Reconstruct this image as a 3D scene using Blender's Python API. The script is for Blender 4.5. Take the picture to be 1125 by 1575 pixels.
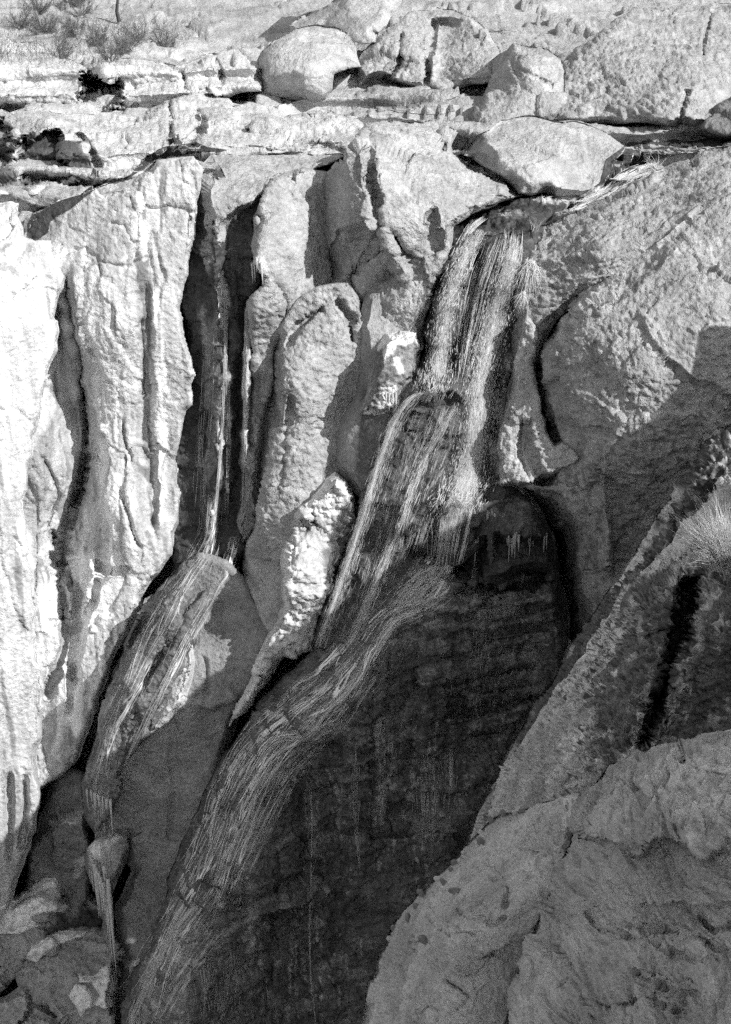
import bpy, math, random
import numpy as np
from mathutils import Vector
from mathutils.bvhtree import BVHTree

# ------------------------------------------------------------------ camera, sky, sun, exposure
SC = bpy.context.scene
COL = SC.collection
for o in list(bpy.data.objects):
    bpy.data.objects.remove(o, do_unlink=True)

W, H = 1125.0, 1575.0
PITCH = math.radians(25.0)
FPX = 2424.0
CZ = 36.0
cam_d = bpy.data.cameras.new('camera')
cam_d.sensor_fit = 'VERTICAL'
cam_d.sensor_height = 24.0
cam_d.lens = 24.0 * FPX / H
cam_d.clip_start = 0.5
cam_d.clip_end = 2000.0
cam = bpy.data.objects.new('camera', cam_d)
COL.objects.link(cam)
cam.location = (0, 0, CZ)
cam.rotation_euler = (math.pi / 2 - PITCH, 0, 0)
SC.camera = cam

SUN_AZ = math.radians(52.0)      # to the right of straight behind the camera
SUN_EL = math.radians(37.0)
TO_SUN = Vector((math.sin(SUN_AZ) * math.cos(SUN_EL), -math.cos(SUN_AZ) * math.cos(SUN_EL), math.sin(SUN_EL)))
world = bpy.data.worlds.new('World')
SC.world = world
world.use_nodes = True
wn, wl = world.node_tree.nodes, world.node_tree.links
bg = wn['Background']
sky = wn.new('ShaderNodeTexSky')
sky.sky_type = 'NISHITA'
sky.sun_disc = False
sky.sun_elevation = SUN_EL
sky.sun_rotation = math.atan2(TO_SUN.x, TO_SUN.y)
bw = wn.new('ShaderNodeRGBToBW')          # the photograph is black and white
wl.new(sky.outputs[0], bw.inputs[0])
wl.new(bw.outputs[0], bg.inputs['Color'])
bg.inputs['Strength'].default_value = 0.15
sun_d = bpy.data.lights.new('sun', 'SUN')
sun_d.energy = 3.5
sun_d.angle = math.radians(0.35)
sun_d.color = (1.0, 1.0, 1.0)
sun = bpy.data.objects.new('sun', sun_d)
COL.objects.link(sun)
sun.location = TO_SUN * 120 + Vector((0, 40, 20))
sun.rotation_euler = TO_SUN.to_track_quat('Z', 'Y').to_euler()
SC.view_settings.view_transform = 'Standard'
SC.view_settings.look = 'None'
SC.view_settings.exposure = 0.62
SC.view_settings.gamma = 1.0
SC.view_settings.use_curve_mapping = False
SC.render.engine = 'CYCLES'
SC.cycles.max_bounces = 5
SC.cycles.diffuse_bounces = 2
SC.cycles.glossy_bounces = 1
SC.cycles.adaptive_threshold = 0.05
SC.cycles.transparent_max_bounces = 24
SC.cycles.use_denoising = False

# ------------------------------------------------------------------ noise
F = np.float32


def _hash(ix, iy, iz, seed):
    h = (ix.astype(np.int64) * 374761393 + iy.astype(np.int64) * 668265263 + iz.astype(np.int64) * 2147483647 + seed * 1274126177) & 0xFFFFFFFF
    h = ((h ^ (h >> 13)) * 1274126177) & 0xFFFFFFFF
    h = ((h ^ (h >> 16)) * 2246822519) & 0xFFFFFFFF
    return ((h ^ (h >> 15)) & 0xFFFFFF).astype(F) / F(0xFFFFFF)


def vnoise(P, seed):
    i = np.floor(P)
    f = (P - i).astype(F)
    i = i.astype(np.int64)
    u = f * f * f * (f * (f * 6 - 15) + 10)
    r = None
    for dx in (0, 1):
        wx = u[:, 0] if dx else 1 - u[:, 0]
        for dy in (0, 1):
            wy = u[:, 1] if dy else 1 - u[:, 1]
            for dz in (0, 1):
                wz = u[:, 2] if dz else 1 - u[:, 2]
                c = _hash(i[:, 0] + dx, i[:, 1] + dy, i[:, 2] + dz, seed) * wx * wy * wz
                r = c if r is None else r + c
    return r * 2 - 1


def fr(freq):
    return np.array(freq if isinstance(freq, (tuple, list)) else (freq,) * 3, F)


def fbm(P, freq, octv=4, seed=0, gain=0.5):
    Q = P * fr(freq)
    a, s, t = 1.0, 0.0, 0.0
    for k in range(octv):
        s = s + a * vnoise(Q + 17.3 * k, seed + k * 7)
        t += a
        a *= gain
        Q = Q * 2.03
    return s / t * 1.6


def ridged(P, freq, octv=4, seed=0, gain=0.5):
    Q = P * fr(freq)
    a, s, t = 1.0, 0.0, 0.0
    for k in range(octv):
        s = s + a * (1 - 2.2 * np.abs(vnoise(Q + 11.7 * k, seed + k * 5)))
        t += a
        a *= gain
        Q = Q * 2.05
    return s / t


def billow(P, freq, octv=3, seed=0):
    Q = P * fr(freq)
    a, s, t = 1.0, 0.0, 0.0
    for k in range(octv):
        s = s + a * (np.abs(vnoise(Q + 9.1 * k, seed + k * 3)) * 2.4 - .8)
        t += a
        a *= .5
        Q = Q * 2.1
    return s / t


def facet(P, freq, seed=0, joint=0.0):
    """broken planes: every cell is a tilted facet; joint > 0 adds open joints where cells meet"""
    Q = P * fr(freq)
    b = np.floor(Q - 0.5).astype(np.int64)
    best = np.full(len(Q), 1e9, F)
    sec = np.full(len(Q), 1e9, F)
    val = np.zeros(len(Q), F)
    for dx in (0, 1):
        for dy in (0, 1):
            for dz in (0, 1):
                cx, cy, cz = b[:, 0] + dx, b[:, 1] + dy, b[:, 2] + dz
                j = [_hash(cx, cy, cz, seed + k) for k in range(3)]
                d = np.stack([Q[:, 0] - cx - 0.15 - 0.7 * j[0], Q[:, 1] - cy - 0.15 - 0.7 * j[1], Q[:, 2] - cz - 0.15 - 0.7 * j[2]], 1).astype(F)
                dd = (d * d).sum(1)
                n = np.stack([_hash(cx, cy, cz, seed + 3 + k) - 0.5 for k in range(3)], 1)
                v = (n * d).sum(1) * 1.8 + (_hash(cx, cy, cz, seed + 9) - 0.5) * 0.8
                m = dd < best
                sec = np.where(m, best, np.minimum(sec, dd))
                best = np.where(m, dd, best)
                val = np.where(m, v, val)
    if joint:
        e = np.sqrt(np.minimum(sec, 9)) - np.sqrt(best)
        k = _hash(b[:, 0], b[:, 1], b[:, 2], seed + 21)
        val = val - joint * np.exp(-(e / 0.06) ** 2) * (k > 0.35)
    return val


def smooth(x):
    x = np.clip(x, 0, 1)
    return x * x * (3 - 2 * x)


# ------------------------------------------------------------------ where a direction of view meets a distance
CT, ST = math.cos(PITCH), math.sin(PITCH)


def unproj(u, v, Y):
    x = (u - W / 2) / FPX
    yu = (H / 2 - v) / FPX
    ry = CT + yu * ST
    rz = -ST + yu * CT
    s = Y / ry
    return np.stack([x * s, ry * s, CZ + rz * s], -1)


def at(u, v, Y):
    return Vector(unproj(np.array([u], float), np.array([v], float), np.array([Y], float))[0])


def level(drop, v):
    """distance at which a level surface `drop` metres below the eye shows at row v"""
    yu = (H / 2 - v) / FPX
    return drop * (CT + yu * ST) / (ST - yu * CT)


def tps(ctrl, u, v):
    c = np.array(ctrl, float)
    xy = c[:, :2] / 300.0
    n = len(c)

    def phi(r2):
        return 0.5 * r2 * np.log(np.maximum(r2, 1e-12))
    d2 = ((xy[:, None] - xy[None]) ** 2).sum(-1)
    A = np.zeros((n + 3, n + 3))
    A[:n, :n] = phi(d2) + np.eye(n) * 0.002
    A[:n, n] = 1
    A[:n, n + 1:] = xy
    A[n, :n] = 1
    A[n + 1:, :n] = xy.T
    b = np.zeros(n + 3)
    b[:n] = c[:, 2]
    w = np.linalg.lstsq(A, b, rcond=None)[0]
    x, y = u / 300.0, v / 300.0
    r = w[n] + w[n + 1] * x + w[n + 2] * y
    for k in range(n):
        r = r + w[k] * phi((x - xy[k, 0]) ** 2 + (y - xy[k, 1]) ** 2)
    return r


def lin(ctrl, v):
    c = np.array(ctrl, float)
    o = np.argsort(c[:, 0])
    return np.interp(v, c[o, 0], c[o, 1])


def refine(poly, closed=True, jit=2.0, seed=1, seg=14.0, rnd=0.6):
    """Catmull-Rom rounding plus a broken-rock jitter"""
    p = np.array(poly, float)
    n = len(p)
    out = []
    for i in range(n if closed else n - 1):
        if closed:
            a, b, c, d = p[(i - 1) % n], p[i], p[(i + 1) % n], p[(i + 2) % n]
        else:
            a, b, c, d = p[max(i - 1, 0)], p[i], p[i + 1], p[min(i + 2, n - 1)]
        L = np.hypot(*(c - b))
        k = max(1, int(L / seg))
        for t in np.arange(k) / k:
            q = 0.5 * ((2 * b) + (c - a) * t + (2 * a - 5 * b + 4 * c - d) * t * t + (-a + 3 * b - 3 * c + d) * t ** 3)
            out.append(q * rnd + (b + (c - b) * t) * (1 - rnd))
    if not closed:
        out.append(p[-1])
    out = np.array(out)
    if jit:
        rng = np.random.RandomState(seed)
        out = out + rng.normal(0, jit * 0.6, out.shape)
        big = np.repeat(rng.normal(0, jit, (len(out) // 4 + 1, 2)), 4, axis=0)[:len(out)]
        out = out + big
    return out


def segdist(u, v, pts, closed, maxd=80.0):
    """distance (up to maxd), nearest segment side (+ = left of travel on screen) and position along"""
    n = len(pts)
    best = np.full(u.shape, maxd)
    side = np.zeros(u.shape)
    along = np.zeros(u.shape)
    nu = u - maxd
    nv = v.copy()
    m = n if closed else n - 1
    for i in range(m):
        a, b = pts[i], pts[(i + 1) % n]
        x0, x1 = min(a[0], b[0]) - maxd, max(a[0], b[0]) + maxd
        y0, y1 = min(a[1], b[1]) - maxd, max(a[1], b[1]) + maxd
        k = np.flatnonzero((u > x0) & (u < x1) & (v > y0) & (v < y1))
        if not len(k):
            continue
        uu, vv = u[k], v[k]
        dx, dy = b - a
        t = np.clip(((uu - a[0]) * dx + (vv - a[1]) * dy) / (dx * dx + dy * dy + 1e-9), 0, 1)
        px, py = a[0] + t * dx, a[1] + t * dy
        d = np.hypot(uu - px, vv - py)
        w = d < best[k]
        k = k[w]
        best[k] = d[w]
        side[k] = np.sign(dy * (uu[w] - a[0]) - dx * (vv[w] - a[1]))
        along[k] = (i + t[w]) / m
        nu[k] = px[w]
        nv[k] = py[w]
    return best, side, along, nu, nv


def inside(u, v, pts):
    r = np.zeros(u.shape, bool)
    n = len(pts)
    for i in range(n):
        a, b = pts[i], pts[(i + 1) % n]
        c = (a[1] > v) != (b[1] > v)
        x = (b[0] - a[0]) * (v - a[1]) / (b[1] - a[1] + 1e-12) + a[0]
        r ^= c & (u < x)
    return r


# ------------------------------------------------------------------ materials
def nd(nt, t, **kw):
    n = nt.nodes.new(t)
    for k, v in kw.items():
        setattr(n, k, v)
    return n


def mix_mul(nt, a, b):
    m = nd(nt, 'ShaderNodeMath', operation='MULTIPLY')
    nt.links.new(a, m.inputs[0])
    if isinstance(b, (int, float)):
        m.inputs[1].default_value = b
    else:
        nt.links.new(b, m.inputs[1])
    return m.outputs[0]


def noise_node(nt, vec, scale, detail, rough, lo, hi, stretch=None):
    if stretch:
        mp = nd(nt, 'ShaderNodeMapping')
        mp.inputs['Scale'].default_value = stretch
        nt.links.new(vec, mp.inputs[0])
        vec = mp.outputs[0]
    n = nd(nt, 'ShaderNodeTexNoise')
    n.inputs['Scale'].default_value = scale
    n.inputs['Detail'].default_value = detail
    n.inputs['Roughness'].default_value = rough
    nt.links.new(vec, n.inputs['Vector'])
    r = nd(nt, 'ShaderNodeMapRange')
    r.inputs['From Min'].default_value = 0.3
    r.inputs['From Max'].default_value = 0.7
    r.inputs['To Min'].default_value = lo
    r.inputs['To Max'].default_value = hi
    nt.links.new(n.outputs['Fac'], r.inputs['Value'])
    return n.outputs['Fac'], r.outputs[0]


def rock_material(name, px=0.019, bump=0.6, streak=0.0, grain=0.35, rough=0.9, patch=0.35, bumpscale=1.0, bd=6.0):
    """albedo comes from the surface's own 'alb' stains, broken up by grain; 'wet' makes it glossy"""
    m = bpy.data.materials.new(name)
    m.use_nodes = True
    nt = m.node_tree
    bs = nt.nodes['Principled BSDF']
    tc = nd(nt, 'ShaderNodeTexCoord').outputs['Object']
    al = nd(nt, 'ShaderNodeAttribute', attribute_name='alb').outputs['Fac']
    wet = nd(nt, 'ShaderNodeAttribute', attribute_name='wet').outputs['Fac']
    f1 = 1.0 / px
    _, a = noise_node(nt, tc, 0.9, 3, 0.6, 1 - patch, 1 + patch)
    n2, b = noise_node(nt, tc, f1 * 0.16, 3, 0.65, 1 - grain, 1 + grain)
    n3, c = noise_node(nt, tc, f1 * 0.7, 1, 0.6, 1 - grain * .7, 1 + grain * .7)
    col = mix_mul(nt, mix_mul(nt, mix_mul(nt, al, a), b), c)
    if streak:
        _, s = noise_node(nt, tc, 3.0, 3, 0.65, 1 - streak, 1 + streak, (1, 1, 0.07))
        col = mix_mul(nt, col, s)
    cl = nd(nt, 'ShaderNodeClamp')
    cl.inputs['Max'].default_value = 0.84
    nt.links.new(col, cl.inputs[0])
    cb = nd(nt, 'ShaderNodeCombineColor')
    for k in range(3):
        nt.links.new(cl.outputs[0], cb.inputs[k])
    nt.links.new(cb.outputs[0], bs.inputs['Base Color'])
    rr = nd(nt, 'ShaderNodeMapRange')
    rr.inputs['To Min'].default_value = rough
    rr.inputs['To Max'].default_value = 0.32
    nt.links.new(wet, rr.inputs['Value'])
    nt.links.new(rr.outputs[0], bs.inputs['Roughness'])
    bs.inputs['Specular IOR Level'].default_value = 0.3
    vo = nd(nt, 'ShaderNodeTexVoronoi')
    vo.inputs['Scale'].default_value = f1 * 0.12 * bumpscale
    wp = nd(nt, 'ShaderNodeVectorMath', operation='ADD')
    wn_ = nd(nt, 'ShaderNodeTexNoise')
    wn_.inputs['Scale'].default_value = f1 * 0.1
    nt.links.new(tc, wn_.inputs['Vector'])
    nt.links.new(tc, wp.inputs[0])
    sc = nd(nt, 'ShaderNodeVectorMath', operation='SCALE')
    sc.inputs['Scale'].default_value = px * 6
    nt.links.new(wn_.outputs['Color'], sc.inputs[0])
    nt.links.new(sc.outputs[0], wp.inputs[1])
    nt.links.new(wp.outputs[0], vo.inputs['Vector'])
    h = nd(nt, 'ShaderNodeMath', operation='ADD')
    nt.links.new(n2, h.inputs[0])
    h2 = nd(nt, 'ShaderNodeMath', operation='MULTIPLY_ADD')
    nt.links.new(n3, h2.inputs[0])
    h2.inputs[1].default_value = 0.35
    nt.links.new(mix_mul(nt, vo.outputs['Distance'], 0.5), h2.inputs[2])
    nt.links.new(h2.outputs[0], h.inputs[1])
    bp = nd(nt, 'ShaderNodeBump')
    _, bm_ = noise_node(nt, tc, 1.3, 2, 0.6, bump * .5, bump * 1.1)
    nt.links.new(bm_, bp.inputs['Strength'])
    bp.inputs['Distance'].default_value = px * bd
    nt.links.new(h.outputs[0], bp.inputs['Height'])
    nt.links.new(bp.outputs[0], bs.inputs['Normal'])
    return m


M = {
    'rock': rock_material('rough_rock', bump=0.9, grain=0.22, patch=0.15),
    'smooth': rock_material('smooth_rock', bump=0.8, grain=0.16, patch=0.15, bd=7),
    'pale': rock_material('pale_streaked_rock', bump=0.55, streak=0.25, grain=0.18, patch=0.15, bd=7),
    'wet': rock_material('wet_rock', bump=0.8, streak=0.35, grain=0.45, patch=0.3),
    'ice': rock_material('icy_slope', px=0.012, bump=1.0, streak=0.2, grain=0.25, patch=0.2),
    'near': rock_material('near_rock', px=0.0075, bump=1.0, grain=0.2, patch=0.2, bd=7),
}

# ------------------------------------------------------------------ rock masses
BODIES = []          # (search tree, outline box on the picture) of every body of rock so far
CAMP = Vector((0, 0, CZ))


def hit(u, v):
    """first rock met looking along (u, v)"""
    d = at(u, v, 10.0) - CAMP
    d.normalize()
    best, bd = None, 1e9
    for tree, (u0, v0, u1, v1) in BODIES:
        if u0 <= u <= u1 and v0 <= v <= v1:
            r = tree.ray_cast(CAMP, d)
            if r[0] is not None and r[3] < bd:
                best, bd = r[0], r[3]
    return best




def tag(o, label=None, cat=None, group=None, kind=None):
    for k, v in (('label', label), ('category', cat), ('group', group), ('kind', kind)):
        if v:
            o[k] = v
    return o


def link_mesh(name, verts, faces, mat, parent=None, smooth_sh=True, origin=None, attrs=None):
    me = bpy.data.meshes.new(name)
    verts = np.asarray(verts, F)
    if origin is None:
        origin = Vector((0, 0, 0))
    vv = verts - np.array(origin, F)
    me.vertices.add(len(vv))
    me.vertices.foreach_set('co', vv.ravel())
    ls = [np.asarray(f, np.int32) for f in faces if len(f)]
    loops = np.concatenate([f.ravel() for f in ls])
    tot = np.concatenate([np.full(len(f), f.shape[1], np.int32) for f in ls])
    st = np.concatenate([[0], np.cumsum(tot)[:-1]]).astype(np.int32)
    me.loops.add(len(loops))
    me.loops.foreach_set('vertex_index', loops)
    me.polygons.add(len(tot))
    me.polygons.foreach_set('loop_start', st)
    me.polygons.foreach_set('loop_total', tot)
    me.polygons.foreach_set('use_smooth', np.full(len(tot), smooth_sh))
    me.update(calc_edges=True)
    me.validate()
    for k, a in (attrs or {}).items():
        at_ = me.attributes.new(k, 'FLOAT', 'POINT')
        at_.data.foreach_set('value', np.asarray(a, F))
    me.materials.append(mat)
    o = bpy.data.objects.new(name, me)
    COL.objects.link(o)
    o.location = origin
    if parent:
        o.parent = parent
        o.matrix_parent_inverse = parent.matrix_world.inverted()
        o.location = Vector(origin) - parent.location
        o.matrix_parent_inverse.identity()
    return o


STY = {
    'rough': [('fbm', .3, 2, .08), ('facet', .42, 0, .19), ('facet', 1.5, 0, .05), ('facet', 4.5, 0, .045), ('facet', 9.0, 0, .03)],
    'bedded': [('fbm', .3, 2, .07), ('facet', (.35, .35, 1.2), 0, .26, .2), ('facet', (1.2, 1.2, 3.4), 0, .07), ('facet', (3.4, 3.4, 7), 0, .05), ('facet', (7, 7, 11), 0, .045)],
    'smooth': [('fbm', .3, 2, .08), ('facet', .4, 0, .14), ('facet', 1.4, 0, .03), ('facet', 5, 0, .022)],
    'streaked': [('fbm', (.8, .8, .12), 3, .04), ('facet', (.5, .5, .2), 0, .17, .25), ('facet', (1.5, 1.5, .5), 0, .06, .3), ('facet', (4, 4, 1.2), 0, .04), ('facet', 9, 0, .025)],
    'wet': [('fbm', .3, 2, .08), ('facet', (.6, .6, 1.6), 0, .18), ('facet', (1.7, 1.7, 3.2), 0, .07), ('facet', (5, 5, 8), 0, .05)],
    'icicle': [('fbm', .6, 3, .12), ('facet', 1.0, 0, .2), ('ridged', (5, 5, .5), 3, .08), ('facet', (4, 4, 7), 0, .12), ('fbm', 6, 2, .05)],
    'lumpy': [('fbm', .6, 3, .10), ('facet', 1.5, 0, .10), ('facet', 4.0, 0, .08), ('ridged', 7, 2, .04)],
    'popcorn': [('fbm', .5, 2, .08), ('facet', .7, 0, .09), ('billow', 5.0, 3, .11), ('facet', 10.0, 0, .06)],
    'near': [('fbm', .5, 2, .07), ('facet', (.7, .7, .9), 0, .07), ('fbm', 4.0, 2, .02), ('facet', (5, 5, 6), 0, .03), ('facet', (12, 12, 14), 0, .018)],
    'nearbed': [('fbm', .5, 2, .06), ('facet', (.6, .6, 2.0), 0, .08), ('facet', (1.6, 1.6, 7), 0, .055), ('facet', (4, 4, 14), 0, .034), ('facet', (12, 12, 20), 0, .014)],
    'plate': [('fbm', .25, 2, .10), ('facet', (.25, .2, 1.0), 0, .36, .15), ('facet', (.9, 0.7, 2.4), 0, .10, .15), ('facet', (3, 2, 5), 0, .045)],
    'flaky': [('fbm', .3, 2, .07), ('facet', (.35, .35, .5), 0, .12), ('facet', (1.5, 1.5, 5), 0, .07), ('facet', (3.4, 3.4, 9), 0, .065), ('facet', (7, 7, 14), 0, .035)],
    'snow': [('fbm', 1.5, 3, .05), ('fbm', 8, 2, .015)],
    'water': [('fbm', (2, 2, 2), 3, .03)],
    'none': [],
}


def mass(name, poly, depth, style='rough', step=2.4, roll=1.5, rollw=26, thick=5.0, mat='rock', alb=0.42, wet=0.0,
         ops=(), stains_shade=(), jit=2.6, seed=1, amp=1.0, rolls=None, tilt=0.0, weld=2.2, label=None, cat=None, kind=None, group=None):
    """a body of rock: outline, distance over its face, folds and cracks, relief, stains; its back closed off behind"""
    pts = refine(poly, True, jit, seed, rnd=0.0 if kind else 0.25)
    u0, v0 = pts.min(0) - step
    u1, v1 = pts.max(0) + step
    gu = np.arange(u0, u1 + step, step)
    gv = np.arange(v0, v1 + step, step)
    U, V = np.meshgrid(gu, gv)
    shp = U.shape
    U, V = U.ravel(), V.ravel()
    ins = inside(U, V, pts)
    d, _, alg, nu, nv = segdist(U, V, pts, True)
    sd = np.where(ins, d, -d)
    keepv = sd > -step * 1.6
    out = keepv & ~ins
    U = np.where(out, nu, U)
    V = np.where(out, nv, V)
    sd = np.maximum(sd, 0)
    idx = np.arange(len(U)).reshape(shp)
    q = np.stack([idx[:-1, :-1], idx[1:, :-1], idx[1:, 1:], idx[:-1, 1:]], -1).reshape(-1, 4)
    q = q[keepv[q].all(1) & ins[q].any(1)]
    used = np.unique(q)
    remap = np.full(len(U), -1)
    remap[used] = np.arange(len(used))
    q = remap[q]
    U, V, sd, nu, nv, alg = U[used], V[used], sd[used], nu[used], nv[used], alg[used]
    Y = depth(U, V) if callable(depth) else tps(depth, U, V)
    rng = np.random.RandomState(seed + 100)
    # rounding towards the outline
    ex, ey = (nu - U), (nv - V)
    L = np.hypot(ex, ey) + 1e-6
    if True:
        l, r, t, b = rolls or (1, 1, 1, .2)
        ex, ey = ex / L, ey / L
        k = l * np.maximum(-ex, 0) ** 2 + r * np.maximum(ex, 0) ** 2 + t * np.maximum(-ey, 0) ** 2 + b * np.maximum(ey, 0) ** 2
        k = np.where(L < 0.01, (l + r + t + b) / 4, k)
    P0 = unproj(U, V, Y)
    wv = rollw * (0.65 if style in ('rough', 'bedded', 'flaky', 'streaked') else 1.0) * (1 + 0.6 * fbm(P0.astype(F), .7, 2, seed + 3))
    t = np.clip(1 - sd / np.maximum(wv, 3), 0, 1)
    amt = roll * k
    if weld and not kind:      # where other rock lies close behind, run into it without a gap
        ye = depth(pts[:, 0], pts[:, 1]) if callable(depth) else tps(depth, pts[:, 0], pts[:, 1])
        hb = [hit(a, b) for a, b in pts]
        g = np.array([(h.y if h else 1e3) for h in hb]) - ye
        near_ = (g < weld).astype(float)
        ga = np.clip(g, 0, weld) + .06
        sm = lambda x: sum(np.roll(x, j) for j in (-2, -1, 0, 1, 2)) / 5
        near_, ga = sm(near_), sm(ga)
        m_ = len(pts)
        xs = np.arange(m_ + 1) / m_
        wn2 = np.interp(alg, xs, np.append(near_, near_[0]))
        gv2 = np.interp(alg, xs, np.append(ga, ga[0]))
        amt = amt * (1 - wn2) + gv2 * wn2
    Y = Y + amt * t ** 1.15
    # folds, cracks, pits
    nwarp = fbm(P0.astype(F), 1.3, 3, seed + 31)
    for op in ops:
        typ, pl = op[0], np.array(op[1], float)
        if typ in ('crack', 'ridge'):
            _, _, w, dep = op
            pl = refine(pl, False, 2.2, seed + int(abs(pl[0, 0])))
            dd, _, al_, _, _ = segdist(U, V, pl, False)
            end = smooth(np.minimum(al_, 1 - al_) * 7 + 0.12)
            g = np.exp(-(dd / w) ** 2) * end
            Y = Y + (dep if typ == 'crack' else -dep) * g
        elif typ == 'step':       # left of travel falls back by dep over w
            _, _, w, dep, fade = op
            pl = refine(pl, False, 2.6, seed + int(abs(pl[0, 0])))
            dd, sde, al_, _, _ = segdist(U, V, pl, False)
            s = np.clip(dd * np.maximum(sde, 0) / w, 0, 1)
            Y = Y + dep * s * np.exp(-(np.maximum(dd - w, 0) / fade) ** 2) * smooth(np.minimum(al_, 1 - al_) * 8)
        elif typ == 'terrace':    # stepped ledges
            _, _, per, dep = op
            wu = np.stack([U / 190.0, V / 70.0, np.full(len(U), seed * 1.7)], 1)
            ph = (V + 15 * fbm(wu, 1.0, 3, seed + 61, .4)) / per
            f_ = ph - np.floor(ph)
            hs = 0.4 + 0.9 * _hash(np.floor(ph).astype(np.int64), np.zeros(len(U), np.int64), np.zeros(len(U), np.int64), seed)
            Y = Y + dep * hs * np.where(f_ < .5, f_ / .5, (1 - f_) / .5)
        elif typ == 'pit':
            _, _, w, dep = op
            pl = refine(pl, True, 1.5, seed + 5)
            dd, _, _, _, _ = segdist(U, V, pl, True)
            s = np.where(inside(U, V, pl), dd, -dd) + nwarp * 4 + 5 * fbm(P0.astype(F), 5.0, 2, seed + 33)
            Y = Y + dep * smooth(s / w)
    P = unproj(U, V, Y).astype(F)
    # normals of the base form, then relief along them
    N = np.zeros_like(P)
    fn = np.cross(P[q[:, 2]] - P[q[:, 0]], P[q[:, 3]] - P[q[:, 1]])
    fn /= np.linalg.norm(fn, axis=1, keepdims=True) + 1e-9
    for c in range(4):
        for ax in range(3):
            N[:, ax] += np.bincount(q[:, c], fn[:, ax], len(P))
    N /= np.linalg.norm(N, axis=1, keepdims=True) + 1e-9
    vd = P - np.array((0, 0, CZ), F)
    N *= np.where((N * vd).sum(1, keepdims=True) > 0, -1, 1)
    Dp = np.zeros(len(P), F)
    wp = P + np.stack([fbm(P, 1.1, 2, seed + 41), fbm(P, 1.1, 2, seed + 42), fbm(P, 1.1, 2, seed + 43)], 1) * 0.11
    if tilt:
        ct, st = math.cos(math.radians(tilt)), math.sin(math.radians(tilt))
        wp = np.stack([wp[:, 0] * ct + wp[:, 2] * st, wp[:, 1], wp[:, 2] * ct - wp[:, 0] * st], 1)
    for i, (typ, freq, oc, a, *jn) in enumerate(STY[style]):
        f = {'fbm': lambda: fbm(P, freq, oc, seed + i * 13), 'ridged': lambda: ridged(wp, freq, oc, seed + i * 13), 'billow': lambda: -billow(wp, freq, oc, seed + i * 13), 'facet': lambda: facet(wp, freq, seed + i * 13, *jn)}[typ]()
        Dp += f * a * amp
    edge = smooth(sd / 7.0)
    P = P + N * (Dp * edge)[:, None]
    # stains
    A = np.full(len(P), alb, F)
    Wt = np.full(len(P), wet, F)
    sw = fbm(P, (2.2, 2.2, .25), 4, seed + 71)      # run-down streaks
    bw_ = fbm(P, 2.0, 4, seed + 72)                 # blotches
    for s in stains_shade:  # most are real staining; a few put shade into the colour
        typ, pl, val, fe = s[:4]
        o_ = s[4] if len(s) > 4 else {}
        pl = np.array(pl, float)
        if typ == 'poly':
            dd, _, _, _, _ = segdist(U, V, pl, True)
            sg = np.where(inside(U, V, pl), dd, -dd)
        else:
            dd, _, al_, _, _ = segdist(U, V, refine(pl, False, 1.0, seed), False)
            sg = o_.get('w', 8) * smooth(np.minimum(al_, 1 - al_) * 6 + .2) - dd
        if typ == 'spots':
            dd, _, _, _, _ = segdist(U, V, pl, True)
            sg = np.where(inside(U, V, pl), dd, -dd)
            fq = o_.get('f', 5.0)
            mk = smooth(sg / 20 + .5) * smooth((fbm(P, fq, 2, seed + 77) - o_.get('thr', .35)) * 8)
            A = A * (1 - mk) + val * mk
            continue
        sg = sg + (sw if o_.get('run', 1) else bw_) * fe * o_.get('k', 1.2)
        mk = smooth(sg / fe + 0.5) * o_.get('op', 1.0)
        A = A * (1 - mk) + val * mk
        if 'wet' in o_:
            Wt = Wt * (1 - mk) + o_['wet'] * mk
    if style == 'streaked' or style == 'icicle' or style == 'wet':
        A = A * (1 + 0.25 * sw + 0.12 * bw_)
    else:
        A = A * (1 + 0.2 * bw_)
    # close the body behind
    e = np.concatenate([q[:, [0, 1]], q[:, [1, 2]], q[:, [2, 3]], q[:, [3, 0]]])
    key = np.sort(e, 1)
    _, inv, cnt = np.unique(key[:, 0].astype(np.int64) * (len(P) + 1) + key[:, 1], return_inverse=True, return_counts=True)
    be = e[cnt[inv] == 1]
    bvs = np.unique(be)
    n0 = len(P)
    fm = np.full(n0, -1)
    fm[bvs] = np.arange(len(bvs))
    nb = len(bvs)
    FV = P[bvs]
    cu, cv = U.mean(), V.mean()
    Yb = P[bvs, 1]
    BVx = unproj(U[bvs] + (cu - U[bvs]) * 0.04, V[bvs] + (cv - V[bvs]) * 0.04, Yb + thick).astype(F)
    allv = np.concatenate([P, FV, BVx])
    sk = np.stack([fm[be[:, 1]] + n0, fm[be[:, 0]] + n0, fm[be[:, 0]] + n0 + nb, fm[be[:, 1]] + n0 + nb], 1)
    A2 = np.concatenate([A, A[bvs], A[bvs]])
    W2 = np.concatenate([Wt, Wt[bvs], Wt[bvs]])
    bot = allv[:, 2].min()
    org = Vector((float(P[:, 0].mean()), float(P[:, 1].mean()), float(bot)))
    o = link_mesh(name, allv, [q, sk], M[mat], None, True, org, {'alb': A2, 'wet': W2})
    BODIES.append((BVHTree.FromPolygons(allv.tolist(), np.concatenate([q, sk]).tolist(), all_triangles=False), (U.min() - 12, V.min() - 12, U.max() + 12, V.max() + 12)))
    tag(o, label, cat, group, kind)
    return o

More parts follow.
